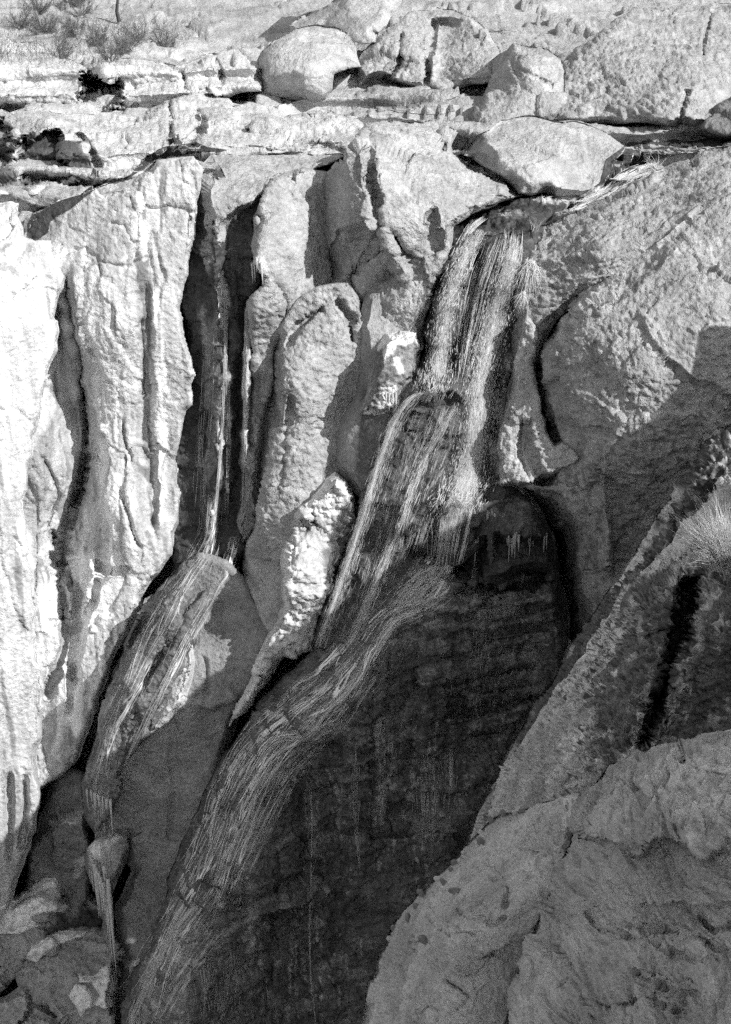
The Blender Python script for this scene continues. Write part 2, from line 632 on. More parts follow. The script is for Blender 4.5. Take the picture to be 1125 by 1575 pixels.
# ------------------------------------------------------------------ the setting: plateau and cliff
PLAT = [(420, 45.2), (330, 46.2), (260, 49), (200, 55), (130, 63), (60, 75), (0, 86), (-80, 100)]
mass('rock_plateau', [(-260, -80), (1385, -80), (1385, 250), (1100, 290), (860, 345), (560, 345), (300, 300), (-260, 420)],
     lambda u, v: lin(PLAT, v), 'plate', 2.6, 0, 10, 3, 'smooth', .40, ops=[('terrace', [(0, 0)], 38, 2.4)], jit=1, seed=3, amp=1.1, kind='structure',
     stains_shade=[('poly', [(180, -80), (480, -80), (430, 40), (330, 60), (200, 70)], .36, 20, {'run': 0}),
             ('poly', [(0, 60), (560, 60), (560, 260), (0, 290)], .5, 20, {'run': 0, 'op': .8})],
     label='pale bedded rock plateau receding above the falls')
mass('cliff_face', [(-260, 360), (1385, 360), (1385, 1800), (-260, 1800)], [(0, 330, 47.5), (1125, 330, 48), (560, 800, 46.5), (0, 1575, 45.5), (1125, 1575, 46)],
     'streaked', 6, 0, 10, 6, 'rock', .35, jit=1, seed=4, kind='structure', label='grey rock wall behind the buttresses and falls')
mass('canyon_floor', [(-260, 1380), (400, 1380), (560, 1500), (560, 1900), (-260, 1900)],
     lambda u, v: level(38.5, v), 'lumpy', 5, 0, 10, 1, 'rock', .3, jit=1, seed=5, kind='structure', label='dark rocky floor of the gorge')

# ---- upper ledges and boulders
mass('rock_ledge', [(-90, 62), (0, 62), (60, 70), (130, 102), (200, 86), (270, 96), (330, 78), (400, 92), (402, 140), (345, 152), (300, 166), (195, 172), (120, 172), (0, 168), (-90, 172)],
     lambda u, v: lin([(60, 67), (100, 61.5), (172, 58)], v), 'bedded', 2.2, 1.5, 16, 5, 'smooth', .54, seed=11,
     ops=[('terrace', [(0, 0)], 36, 1.2), ('pit', [(126, 112), (150, 106), (172, 122), (182, 118), (194, 166), (160, 171), (126, 168)], 8, 4.5), ('ridge', [(160, 104), (165, 140), (176, 170)], 6, 2.0),
          ('crack', [(245, 92), (280, 108), (283, 140)], 3, .8), ('crack', [(330, 85), (345, 120), (342, 135)], 3, .8)],
     stains_shade=[('poly', [(0, 145), (125, 148), (125, 168), (0, 168)], .45, 8, {'run': 0})],
     label='white sunlit ledge with a dark split cave below the shrubs', cat='rock ledge')
mass('boulder', [(448, 38), (480, 18), (520, 0), (520, -60), (640, -60), (618, 4), (596, 36), (580, 66), (545, 66), (480, 58)],
     [(480, 40, 70), (560, 40, 67), (600, -40, 72), (540, -40, 72)], 'smooth', 2.2, 1.0, 18, 5, 'smooth', .42, seed=12,
     ops=[('crack', [(500, 8), (462, 30)], 4, 1.2), ('crack', [(455, -5), (452, 30)], 3, 1)],
     label='smooth pale boulder at the top edge behind the white boulder', cat='boulder')
mass('boulder', [(392, 150), (394, 92), (424, 58), (468, 40), (520, 42), (548, 68), (560, 104), (520, 116), (502, 150), (470, 156), (430, 150)],
     [(395, 140, 61.4), (420, 90, 61.6), (480, 60, 63), (480, 150, 60.2), (550, 100, 61.4), (480, 100, 60.4)], 'smooth', 2.2, 1.0, 16, 4, 'smooth', .43, seed=13, rolls=(1, .6, 1, 0), amp=1.4,
     ops=[('crack', [(396, 92), (398, 142)], 4, 1.4)],
     label='white rounded boulder beside a black hollow on the plateau', cat='boulder')
mass('rock_outcrop', [(546, 134), (552, 88), (590, 48), (640, 14), (700, 18), (745, 40), (772, 80), (768, 118), (742, 136), (700, 142), (690, 152), (640, 134), (600, 128)],
     [(550, 130, 63), (600, 60, 65.5), (660, 30, 68), (640, 130, 62.4), (700, 135, 62), (760, 100, 62.5), (660, 80, 63.5)], 'bedded', 2.2, .9, 18, 5, 'rock', .4, seed=14,
     ops=[('step', [(672, 28), (668, 80), (664, 134)], 12, 1.2, 30), ('crack', [(668, 30), (660, 90), (658, 132)], 5, 1.6), ('crack', [(620, 50), (612, 100), (585, 125)], 3, .8)],
     label='layered rock outcrop split by a vertical cleft at top centre', cat='rock outcrop')
mass('rock_outcrop', [(668, 196), (700, 176), (742, 156), (756, 120), (752, 92), (790, 72), (830, 74), (866, 92), (872, 150), (850, 186), (770, 196), (720, 200)],
     [(700, 190, 56), (755, 150, 57.4), (755, 95, 60.5), (800, 100, 57.8), (860, 130, 57.2), (820, 190, 55.6)], 'bedded', 2.2, .8, 16, 5, 'rock', .37, seed=15,
     ops=[('step', [(800, 78), (780, 120), (762, 150), (720, 190)][::-1], 20, 1.6, 25), ('crack', [(806, 106), (840, 125), (866, 134)], 2, .12)],
     label='flaked rock outcrop with a shaded edge left of the large dome', cat='rock outcrop')
mass('rock_dome', [(846, 186), (852, 140), (864, 96), (896, 66), (945, 30), (990, 12), (1060, 12), (1125, 0), (1460, -10), (1460, 200), (1125, 206), (1040, 194), (950, 192)],
     [(850, 184, 56.3), (870, 100, 59.5), (945, 40, 63), (1000, 20, 66), (1125, 5, 69), (960, 120, 57.4), (1080, 110, 57.4), (950, 190, 55.8), (1125, 200, 54.8), (1460, 100, 58)],
     'flaky', 2.2, .9, 18, 6, 'rock', .36, seed=16, amp=1.2, tilt=-14,
     ops=[('crack', [(862, 96), (852, 140), (846, 184)], 5, 1.0), ('crack', [(1090, 24), (1084, 50), (1080, 90)], 2.2, .6), ('crack', [(1060, 136), (1050, 170), (1042, 204)], 2.2, .5)],
     label='large coarse rock dome at the upper right corner', cat='rock dome')
mass('boulder', [(1064, 206), (1076, 176), (1100, 158), (1130, 142), (1460, 138), (1460, 224), (1125, 212)], [(1070, 200, 54.2), (1130, 160, 55), (1250, 190, 53.5)],
     'rough', 2.2, 1.5, 14, 3, 'rock', .2, seed=17, label='dark boulder at the right edge above the stream', cat='boulder')
mass('rock_ledge', [(-90, 176), (0, 166), (60, 176), (124, 172), (205, 176), (262, 150), (300, 140), (350, 152), (372, 190), (420, 182), (500, 170), (560, 190), (548, 238), (470, 246), (380, 232), (330, 226), (262, 230), (215, 262), (180, 284), (80, 290), (30, 296), (-90, 305)],
     [(0, 170, 57), (200, 180, 56), (300, 150, 59), (400, 190, 55.4), (540, 190, 54.6), (0, 290, 48), (100, 285, 48.2), (200, 265, 49), (300, 225, 51.9), (450, 240, 50.4), (60, 220, 50.6), (200, 220, 51.6)],
     'bedded', 2.2, 1.2, 14, 4, 'smooth', .5, seed=18,
     ops=[('terrace', [(0, 0)], 30, .9), ('pit', [(34, 208), (60, 202), (84, 196), (100, 230), (108, 262), (94, 286), (40, 286), (24, 250)], 10, 2.2), ('pit', [(-10, 176), (12, 196), (22, 240), (6, 270), (-20, 270)], 8, 2.0),
          ('crack', [(300, 168), (308, 190), (288, 222)], 6, 1.2), ('crack', [(262, 150), (264, 180), (262, 225)], 3, .9), ('crack', [(125, 200), (150, 240), (154, 270)], 4, .8),
          ('crack', [(350, 150), (370, 180), (420, 190)], 4, .6), ('crack', [(440, 205), (500, 220), (545, 232)], 3, .5)],
     stains_shade=[('poly', [(36, 205), (84, 198), (140, 240), (150, 280), (100, 288), (40, 286)], .09, 12, {'wet': .7}), ('poly', [(-10, 176), (14, 196), (20, 280), (-10, 280)], .14, 10)],  # the recess's shade put into the colour, along with wet drips
     label='cracked pale ledge with a dark dripping hollow at the left', cat='rock ledge')

mass('boulder', [(716, 236), (738, 204), (770, 186), (812, 178), (868, 186), (930, 204), (964, 224), (944, 246), (932, 276), (916, 300), (880, 308), (836, 302), (796, 302), (776, 276), (744, 260)],
     [(722, 236, 48.6), (745, 205, 49.2), (800, 182, 51), (900, 196, 50.6), (960, 226, 49), (770, 250, 47.3), (850, 250, 47.3), (920, 260, 47.8), (840, 300, 46.2), (900, 300, 46.6)], 'smooth', 2.2, .8, 16, 4, 'smooth', .41, seed=19, rolls=(1, .5, 1, 0), amp=1.2,
     ops=[('step', [(745, 200), (762, 230), (768, 262), (790, 296)][::-1], 26, .9, 30)],
     label='smooth rounded boulder above the lip of the main fall', cat='boulder')
# ---- left ice-coated walls
mass('cliff_wall', [(36, 372), (40, 340), (90, 308), (150, 292), (200, 272), (260, 242), (300, 240), (312, 262), (300, 330), (292, 420), (278, 470), (296, 560), (288, 620), (274, 690), (272, 800), (268, 850), (230, 900), (190, 985), (150, 1090), (120, 1170), (70, 1210), (50, 1230), (20, 1200), (20, 380)],
     [(60, 330, 45), (200, 280, 44.5), (300, 250, 44.5), (280, 470, 43.6), (285, 800, 43.2), (200, 500, 43.2), (190, 800, 42.6), (120, 420, 44), (118, 640, 44.2), (130, 800, 43.8), (60, 700, 43.6), (60, 1100, 42.8), (150, 1050, 42.4), (90, 950, 42.8)],
     'streaked', 2.2, .7, 11, 5, 'pale', .54, seed=21, amp=1.0, rolls=(1, 1.2, 1, .3),
     ops=[('step', [(128, 1010), (150, 690), (132, 560), (104, 420)], 26, 1.0, 60), ('crack', [(102, 415), (112, 500), (130, 600), (134, 690), (110, 790)], 6, 1.0),
          ('crack', [(165, 345), (195, 350), (207, 395), (190, 415), (170, 405)], 2.6, .12), ('crack', [(110, 380), (150, 390), (160, 430)], 2.6, .1), ('crack', [(200, 300), (215, 340), (207, 380)], 2.6, .12), ('crack', [(240, 380), (250, 440), (244, 500)], 2.5, .1), ('crack', [(190, 640), (200, 720)], 2.5, .2), ('crack', [(150, 400), (180, 410), (230, 400)], 2.5, .1), ('crack', [(222, 480), (226, 560), (220, 620)], 2.5, .2), ('crack', [(60, 700), (90, 760), (60, 820)], 3, .3), ('crack', [(140, 860), (170, 880), (200, 870)], 3, .3), ('crack', [(70, 960), (110, 940), (130, 900)], 3, .3), ('crack', [(130, 690), (118, 760), (100, 830), (98, 900)], 8, .9), ('crack', [(110, 860), (118, 960), (108, 1060)], 6, .7),
          ('crack', [(90, 860), (100, 980), (76, 1080)], 5, .6), ('crack', [(180, 750), (215, 840)], 3, .3),
          ('step', [(246, 840), (240, 640), (232, 420)], 8, .35, 24), ('step', [(168, 900), (164, 700), (150, 520)], 8, .4, 24), ('pit', [(84, 820), (116, 830), (112, 870), (70, 880)], 8, .8), ('crack', [(150, 880), (120, 1000), (100, 1100)], 4, .5)],
     stains_shade=[('spots', [(20, 320), (310, 240), (300, 860), (60, 1230), (10, 1200)], .27, 1, {'f': (4, 4, .22), 'thr': .38}), ('spots', [(20, 320), (310, 240), (300, 860), (60, 1230), (10, 1200)], .72, 1, {'f': (3, 3, .2), 'thr': .5}), ('line', [(262, 250), (275, 400), (270, 560), (262, 700), (258, 840)], .38, 14, {'w': 14, 'op': .7}), ('line', [(205, 420), (210, 560), (215, 800)], .42, 20, {'w': 20, 'op': .6}),
             ('line', [(232, 360), (238, 500), (246, 640), (250, 800)], .74, 8, {'w': 7}), ('line', [(140, 470), (160, 640), (170, 840)], .78, 14, {'w': 16}),
             ('poly', [(100, 420), (130, 560), (150, 690), (120, 800), (110, 700), (80, 640), (90, 520)], .40, 14), ('poly', [(50, 690), (95, 600), (80, 720), (60, 860), (40, 800)], .34, 10),  # first patch: the left-facing slope's shade put into the colour
             ('poly', [(60, 340), (200, 285), (180, 350), (190, 420), (110, 400)], .42, 18, {'run': 0}), ('poly', [(110, 850), (200, 850), (150, 1000), (110, 1150), (70, 1150), (70, 900)], .8, 16),
             ('line', [(100, 850), (104, 960), (84, 1060), (70, 1160)], .38, 12, {'w': 9})],
     label='tall pale streaked rock wall left of the dark wet gully', cat='cliff wall')
mass('ice_wall', [(-120, 312), (0, 312), (28, 318), (34, 364), (72, 374), (98, 424), (90, 470), (84, 556), (60, 640), (46, 720), (34, 800), (50, 900), (58, 1000), (66, 1090), (56, 1180), (62, 1240), (44, 1300), (30, 1340), (10, 1400), (-120, 1420)],
     [(0, 320, 43.5), (60, 380, 42.6), (95, 430, 42.4), (0, 500, 41.2), (80, 550, 41.9), (0, 800, 40.4), (35, 800, 40.8), (0, 1000, 40.2), (60, 1050, 40.6), (0, 1300, 40.4), (50, 1260, 40.8), (-100, 800, 40)],
     'streaked', 2.2, .7, 9, 5, 'pale', .62, seed=22, amp=.8, rolls=(1, 1, 1, .4), jit=3,
     ops=[('crack', [(14, 1180), (18, 1260), (16, 1330)], 3, .5), ('crack', [(36, 1190), (40, 1250), (36, 1310)], 3, .5), ('crack', [(0, 470), (40, 440), (60, 420)], 3, .15)],
     stains_shade=[('spots', [(-120, 310), (100, 400), (60, 1000), (40, 1400), (-120, 1420)], .36, 1, {'f': (4, 4, .2), 'thr': .5}), ('poly', [(0, 540), (60, 500), (90, 520), (60, 600), (0, 640)], .62, 16, {'run': 0, 'op': .7}), ('poly', [(5, 430), (50, 420), (50, 540), (15, 540)], .6, 14, {'op': .6}), ('poly', [(-100, 1150), (70, 1150), (60, 1400), (-100, 1420)], .5, 40, {'op': .7})],
     label='smooth white ice-coated wall filling the left edge', cat='ice wall')

# ---- gully and buttresses
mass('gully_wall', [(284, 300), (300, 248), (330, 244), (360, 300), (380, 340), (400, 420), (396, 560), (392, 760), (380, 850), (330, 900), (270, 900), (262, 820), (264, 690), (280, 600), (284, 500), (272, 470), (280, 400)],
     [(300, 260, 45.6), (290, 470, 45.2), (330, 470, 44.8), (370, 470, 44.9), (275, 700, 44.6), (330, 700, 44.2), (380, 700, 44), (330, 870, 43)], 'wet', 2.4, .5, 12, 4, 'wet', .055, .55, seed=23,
     ops=[('ridge', [(330, 300), (335, 500), (335, 700), (322, 850)], 12, .7), ('ridge', [(362, 380), (360, 560), (350, 800)], 8, .5)],
     stains_shade=[('line', [(342, 420), (346, 520), (342, 640), (334, 760), (320, 840)], .62, 5, {'w': 5, 'wet': .2}), ('line', [(310, 470), (316, 540), (318, 600)], .28, 8, {'w': 6}), ('line', [(324, 640), (318, 740)], .4, 6, {'w': 3}),
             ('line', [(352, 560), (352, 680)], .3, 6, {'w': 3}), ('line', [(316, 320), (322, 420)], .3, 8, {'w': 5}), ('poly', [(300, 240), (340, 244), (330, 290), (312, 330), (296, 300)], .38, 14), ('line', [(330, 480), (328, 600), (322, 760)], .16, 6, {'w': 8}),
             ('line', [(310, 600), (308, 720)], .2, 5, {'w': 2})],
     label='dark wet gully between the pale wall and the buttress', cat='gully')
mass('rock_buttress', [(306, 262), (330, 236), (420, 236), (520, 232), (540, 240), (470, 262), (436, 268), (412, 290), (376, 326), (352, 354), (340, 386), (338, 420), (328, 420), (322, 360), (318, 310)],
     [(310, 265, 45.5), (330, 245, 46.5), (420, 240, 48), (520, 240, 47.5), (345, 320, 44.6), (335, 400, 44.6), (410, 275, 45.6)], 'rough', 2.4, 1.0, 16, 5, 'rock', .38, seed=24,
     label='lit rock brow at the head of the gully', cat='rock buttress')
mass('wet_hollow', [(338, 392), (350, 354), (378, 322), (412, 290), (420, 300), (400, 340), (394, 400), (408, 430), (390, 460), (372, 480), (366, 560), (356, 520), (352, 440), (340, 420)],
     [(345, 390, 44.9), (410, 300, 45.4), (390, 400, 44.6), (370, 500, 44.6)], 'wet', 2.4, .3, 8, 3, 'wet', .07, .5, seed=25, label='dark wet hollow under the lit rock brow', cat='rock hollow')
mass('rock_buttress', [(392, 336), (404, 306), (424, 272), (470, 258), (500, 262), (520, 300), (520, 440), (500, 462), (470, 486), (440, 512), (424, 552), (412, 640), (404, 760), (392, 820), (372, 846), (366, 800), (372, 700), (370, 600), (374, 500), (382, 460), (402, 440), (404, 420), (390, 396), (384, 370)],
     [(400, 330, 44.2), (424, 280, 45), (490, 262, 46), (430, 400, 43.6), (500, 400, 45), (430, 480, 43.4), (500, 450, 44.6), (395, 520, 43.6), (395, 700, 43.2), (378, 820, 43)], 'rough', 2.4, 1.0, 14, 4, 'rock', .38, seed=26,
     ops=[('crack', [(452, 262), (450, 314)], 2.2, .3), ('crack', [(420, 430), (438, 460), (440, 500)], 3, .6), ('crack', [(396, 330), (404, 345), (392, 390), (392, 420)], 5, .6), ('crack', [(384, 450), (386, 560), (384, 700)], 3, .5)],
     stains_shade=[('line', [(392, 430), (398, 400), (400, 430)], .75, 4, {'w': 5}), ('line', [(376, 500), (378, 620), (376, 720)], .75, 4, {'w': 4}), ('line', [(392, 560), (386, 700)], .2, 6, {'w': 5})],
     label='lit knobbly buttress between the gully and the shaded flank', cat='rock buttress')
mass('rock_buttress', [(466, 440), (466, 360), (474, 310), (494, 272), (528, 244), (534, 222), (556, 200), (600, 186), (660, 188), (704, 206), (706, 236), (752, 270), (800, 302), (760, 316), (724, 330), (704, 350), (694, 400), (664, 446), (650, 500), (636, 540), (600, 600), (560, 640), (540, 600), (546, 490), (530, 448), (500, 456)],
     [(470, 400, 46.4), (480, 310, 46.8), (528, 250, 45), (535, 330, 43.5), (528, 430, 43.3), (560, 240, 44.0), (590, 300, 43.4), (600, 200, 48), (690, 215, 47.6), (660, 270, 44.4), (780, 300, 45), (700, 330, 43.6), (640, 400, 43.2), (560, 480, 43.6), (600, 520, 43), (560, 600, 43.2)],
     'rough', 2.2, 1.2, 14, 5, 'rock', .37, seed=27, rolls=(.5, .6, 1.2, .5), amp=1.1,
     ops=[('step', [(534, 222), (532, 300), (524, 360), (530, 440)][::-1], 40, .8, 30), ('crack', [(568, 205), (572, 260), (582, 330), (592, 350)], 5, .9), ('crack', [(592, 340), (560, 400), (535, 450)], 6, .3),
          ('step', [(600, 350), (598, 400), (560, 440), (548, 500)][::-1], 40, 1.2, 40), ('pit', [(654, 332), (672, 312), (678, 350), (690, 384), (668, 396), (656, 372)], 9, .45), ('crack', [(600, 350), (630, 400), (640, 440)], 6, .7),
          ('crack', [(666, 202), (684, 232)], 6, .8), ('crack', [(700, 236), (740, 268), (775, 290)], 5, .7), ('step', [(640, 440), (600, 480), (560, 540)][::-1], 36, 1.0, 40)],
     stains_shade=[('poly', [(570, 190), (700, 205), (690, 260), (600, 290)], .42, 20, {'run': 0})],
     label='massive twin-ridged buttress with a shaded flank left of the main fall', cat='rock buttress')
mass('rock_pillar', [(392, 600), (408, 546), (432, 500), (456, 462), (478, 440), (536, 432), (556, 462), (566, 520), (566, 620), (546, 720), (520, 770), (492, 830), (456, 910), (440, 976), (424, 992), (400, 950), (372, 900), (384, 830), (396, 760), (394, 680)],
     [(395, 620, 43.3), (440, 515, 43.1), (520, 455, 43.4), (430, 600, 42.3), (550, 520, 43.2), (480, 600, 42.3), (550, 650, 42.9), (460, 720, 41.8), (405, 720, 42.4), (520, 740, 42.2), (395, 880, 42.2), (440, 850, 41.4), (430, 970, 41.0)],
     'rough', 2.2, .5, 6, 5, 'rock', .38, seed=28, amp=1.2, rolls=(1.0, .8, .8, .3),
     ops=[('step', [(404, 810), (426, 700), (430, 600), (430, 545), (446, 508)], 22, 1.7, 40), ('crack', [(520, 458), (540, 490), (545, 530)], 4, .4), ('crack', [(446, 610), (440, 700), (432, 760)], 3, .25), ('crack', [(500, 470), (460, 500), (436, 535)], 4, .4)],
     label='upright chipped rock pillar with one sunlit face', cat='rock pillar')
mass('rock_flank', [(552, 500), (566, 450), (600, 420), (650, 470), (650, 520), (640, 620), (610, 640), (584, 720), (556, 770), (534, 744), (514, 720), (512, 680), (530, 640), (548, 600), (556, 560)],
     [(556, 500, 42.9), (600, 440, 43.6), (640, 500, 42.8), (552, 590, 42.2), (518, 700, 41.9), (560, 700, 41.2), (600, 620, 41.4)], 'smooth', 2.4, .8, 14, 4, 'rock', .3, seed=29,
     stains_shade=[('poly', [(580, 600), (640, 560), (560, 760), (540, 730)], .12, 20)],
     label='smooth shaded flank between the pillar and the main fall', cat='rock flank')
mass('rock_crag', [(578, 530), (590, 512), (620, 506), (644, 518), (650, 550), (640, 580), (614, 610), (600, 640), (572, 650), (544, 640), (560, 600), (574, 570)],
     [(585, 520, 41.6), (640, 540, 41.8), (600, 600, 41.1), (560, 640, 41.3)], 'bedded', 2.0, .9, 14, 4, 'wet', .2, .2, seed=30,
     stains_shade=[('poly', [(576, 532), (592, 508), (640, 510), (648, 530), (610, 528), (592, 545)], .75, 6, {'run': 0}), ('poly', [(580, 600), (600, 575), (612, 600), (600, 634), (584, 636)], .8, 10, {'run': 0}), ('line', [(612, 545), (618, 575)], .65, 5, {'w': 6}), ('line', [(560, 632), (585, 640)], .7, 4, {'w': 3})],
     label='snow-capped rock knob beside the main fall', cat='rock knob')
mass('ice_ridge', [(440, 812), (452, 792), (484, 762), (516, 726), (540, 740), (552, 774), (544, 820), (522, 880), (500, 950), (486, 1000), (440, 1012), (412, 1050), (380, 1096), (356, 1122), (368, 1080), (400, 1010), (424, 960), (434, 930), (430, 870)],
     [(440, 820, 40.9), (516, 735, 40.6), (545, 780, 41), (470, 880, 39.8), (520, 870, 40.8), (440, 960, 40.2), (480, 990, 40.4), (370, 1100, 39.8), (430, 1000, 40.2)], 'icicle', 2.0, 1.0, 12, 4, 'pale', .54, seed=31, amp=.75,
     ops=[('pit', [(474, 778), (486, 774), (496, 800), (484, 806)], 5, .7), ('pit', [(462, 790), (468, 792), (476, 810), (468, 808)], 4, .6)],
     stains_shade=[('poly', [(520, 800), (552, 790), (530, 860), (500, 960), (490, 990), (500, 880)], .16, 12), ('poly', [(470, 770), (520, 726), (545, 750), (520, 790), (480, 800)], .74, 8, {'run': 0}), ('line', [(530, 770), (510, 860), (495, 960)], .2, 8, {'w': 8})],
     label='white icicle-crusted ridge left of the lower fall', cat='ice ridge')

# ---- bed of the main fall
mass('fall_wall', [(690, 360), (716, 334), (760, 312), (840, 304), (880, 316), (850, 350), (826, 384), (814, 440), (806, 520), (800, 620), (780, 690), (800, 740), (780, 790), (720, 860), (660, 900), (560, 960), (470, 1040), (480, 980), (510, 900), (548, 790), (580, 700), (616, 610), (650, 540), (670, 440)],
     [(700, 360, 44), (760, 318, 45.6), (860, 320, 45.6), (740, 380, 43.2), (820, 380, 43), (700, 460, 42.5), (780, 470, 42.8), (650, 560, 42), (740, 580, 41.9), (790, 600, 42.2), (660, 610, 41.1), (690, 700, 41.2), (770, 720, 40.8), (570, 760, 40.8), (640, 780, 40.2), (720, 790, 40), (540, 900, 40), (620, 880, 39.8), (500, 1000, 39.6), (580, 940, 39.2)],
     'wet', 2.2, .5, 14, 5, 'wet', .075, .6, seed=32,
     ops=[('crack', [(740, 370), (715, 480), (690, 590)], 10, .5), ('ridge', [(660, 600), (690, 596), (720, 620)], 10, .5), ('crack', [(620, 840), (650, 850), (690, 860)], 12, .8), ('ridge', [(600, 830), (660, 780), (720, 760)], 14, .6)],
     stains_shade=[('poly', [(770, 560), (800, 500), (800, 640), (780, 700), (800, 740), (770, 740), (760, 640)], .26, 14), ('poly', [(600, 830), (612, 820), (612, 840), (600, 860)], .35, 5)],
     label='dark wet rock wall under the main fall', cat='rock wall')

# ---- right hand domes
mass('rock_dome', [(796, 470), (806, 410), (826, 356), (862, 326), (910, 310), (970, 284), (1030, 256), (1080, 236), (1125, 224), (1460, 212), (1460, 500), (1100, 480), (960, 440), (900, 450), (850, 500), (830, 560), (800, 640), (784, 700), (776, 640), (790, 560)],
     [(810, 420, 42.4), (830, 370, 43.4), (870, 330, 44.2), (1030, 262, 45.5), (1125, 235, 45), (920, 370, 41.8), (1000, 330, 42.4), (1100, 300, 42.2), (1000, 400, 41.5), (1300, 400, 42.2), (850, 460, 41.8), (805, 600, 41.6), (1460, 250, 44)],
     'flaky', 2.2, 1.1, 18, 5, 'rock', .36, seed=33, amp=1.0, tilt=24, ops=[('crack', [(1125, 350), (1108, 420)], 3, .6)], stains_shade=[('poly', [(806, 470), (830, 430), (815, 560), (796, 640), (790, 560)], .25, 12)],
     label='upper sloping rock shoulder right of the main fall', cat='rock dome')
mass('rock_dome', [(822, 580), (832, 530), (858, 486), (900, 446), (950, 416), (1010, 378), (1086, 312), (1125, 286), (1460, 240), (1460, 900), (1080, 820), (1000, 900), (930, 980), (880, 990), (866, 900), (858, 820), (820, 770), (786, 745), (830, 720), (850, 690), (826, 640)],
     [(826,590,40.3),(880,480,40.2),(960,420,40.6),(1086,330,41.6),(1200,300,42),(900,600,39.0),(960,560,38.3),(1040,560,38.2),(1120,480,38.8),(1250,600,38.6),(910,690,38.6),(850,680,39.4),(830,740,39.5),(935,720,37.9),(1000,760,38.0),(940,900,38.6),(880,900,39.4),(1100,800,37.8)],
     'rough', 2.2, 2.4, 42, 6, 'rock', .37, seed=34, amp=1.2, weld=3.2, rolls=(1.4, .5, 1, .4),
     ops=[('step', [(922, 692), (890, 650), (876, 590), (872, 540)], 22, .45, 40), ('ridge', [(925, 694), (932, 780), (936, 900)], 14, .5), ('ridge', [(1000, 376), (1084, 312)], 8, .35)],
     stains_shade=[('poly', [(880, 450), (950, 440), (900, 500), (850, 560)], .46, 20, {'run': 0}), ('poly', [(860, 830), (900, 840), (910, 960), (880, 980)], .3, 20), ('spots', [(770, 740), (930, 680), (1460, 480), (1460, 900), (870, 1000)], .22, 1, {'f': (6, 6, 4), 'thr': .3}), ('spots', [(820, 440), (1460, 240), (1460, 560), (920, 700)], .26, 1, {'f': 6.0, 'thr': .45})],
     label='broad rounded rock dome crossed by a diagonal shadow edge', cat='rock dome')
mass('rock_flake', [(768, 748), (762, 690), (776, 620), (794, 540), (810, 480), (824, 500), (822, 560), (836, 610), (842, 660), (852, 682), (872, 676), (894, 704), (880, 716), (816, 744)],
     [(770, 740, 39.7), (766, 690, 40.0), (800, 500, 41.5), (780, 640, 40.4), (822, 560, 41.0), (830, 640, 39.9), (840, 700, 39.4), (890, 704, 39.0), (800, 730, 39.5)], 'rough', 2.0, .4, 7, 3, 'rock', .44, seed=35, amp=1.3, ops=[('crack', [(830, 600), (838, 650), (850, 690)], 3, .5), ('step', [(842, 735), (824, 690), (826, 640)], 6, .3, 20), ('crack', [(806, 640), (800, 690), (812, 740)], 2.5, .2)],
     label='bright pointed rock flake between the main fall and the dome', cat='rock flake')

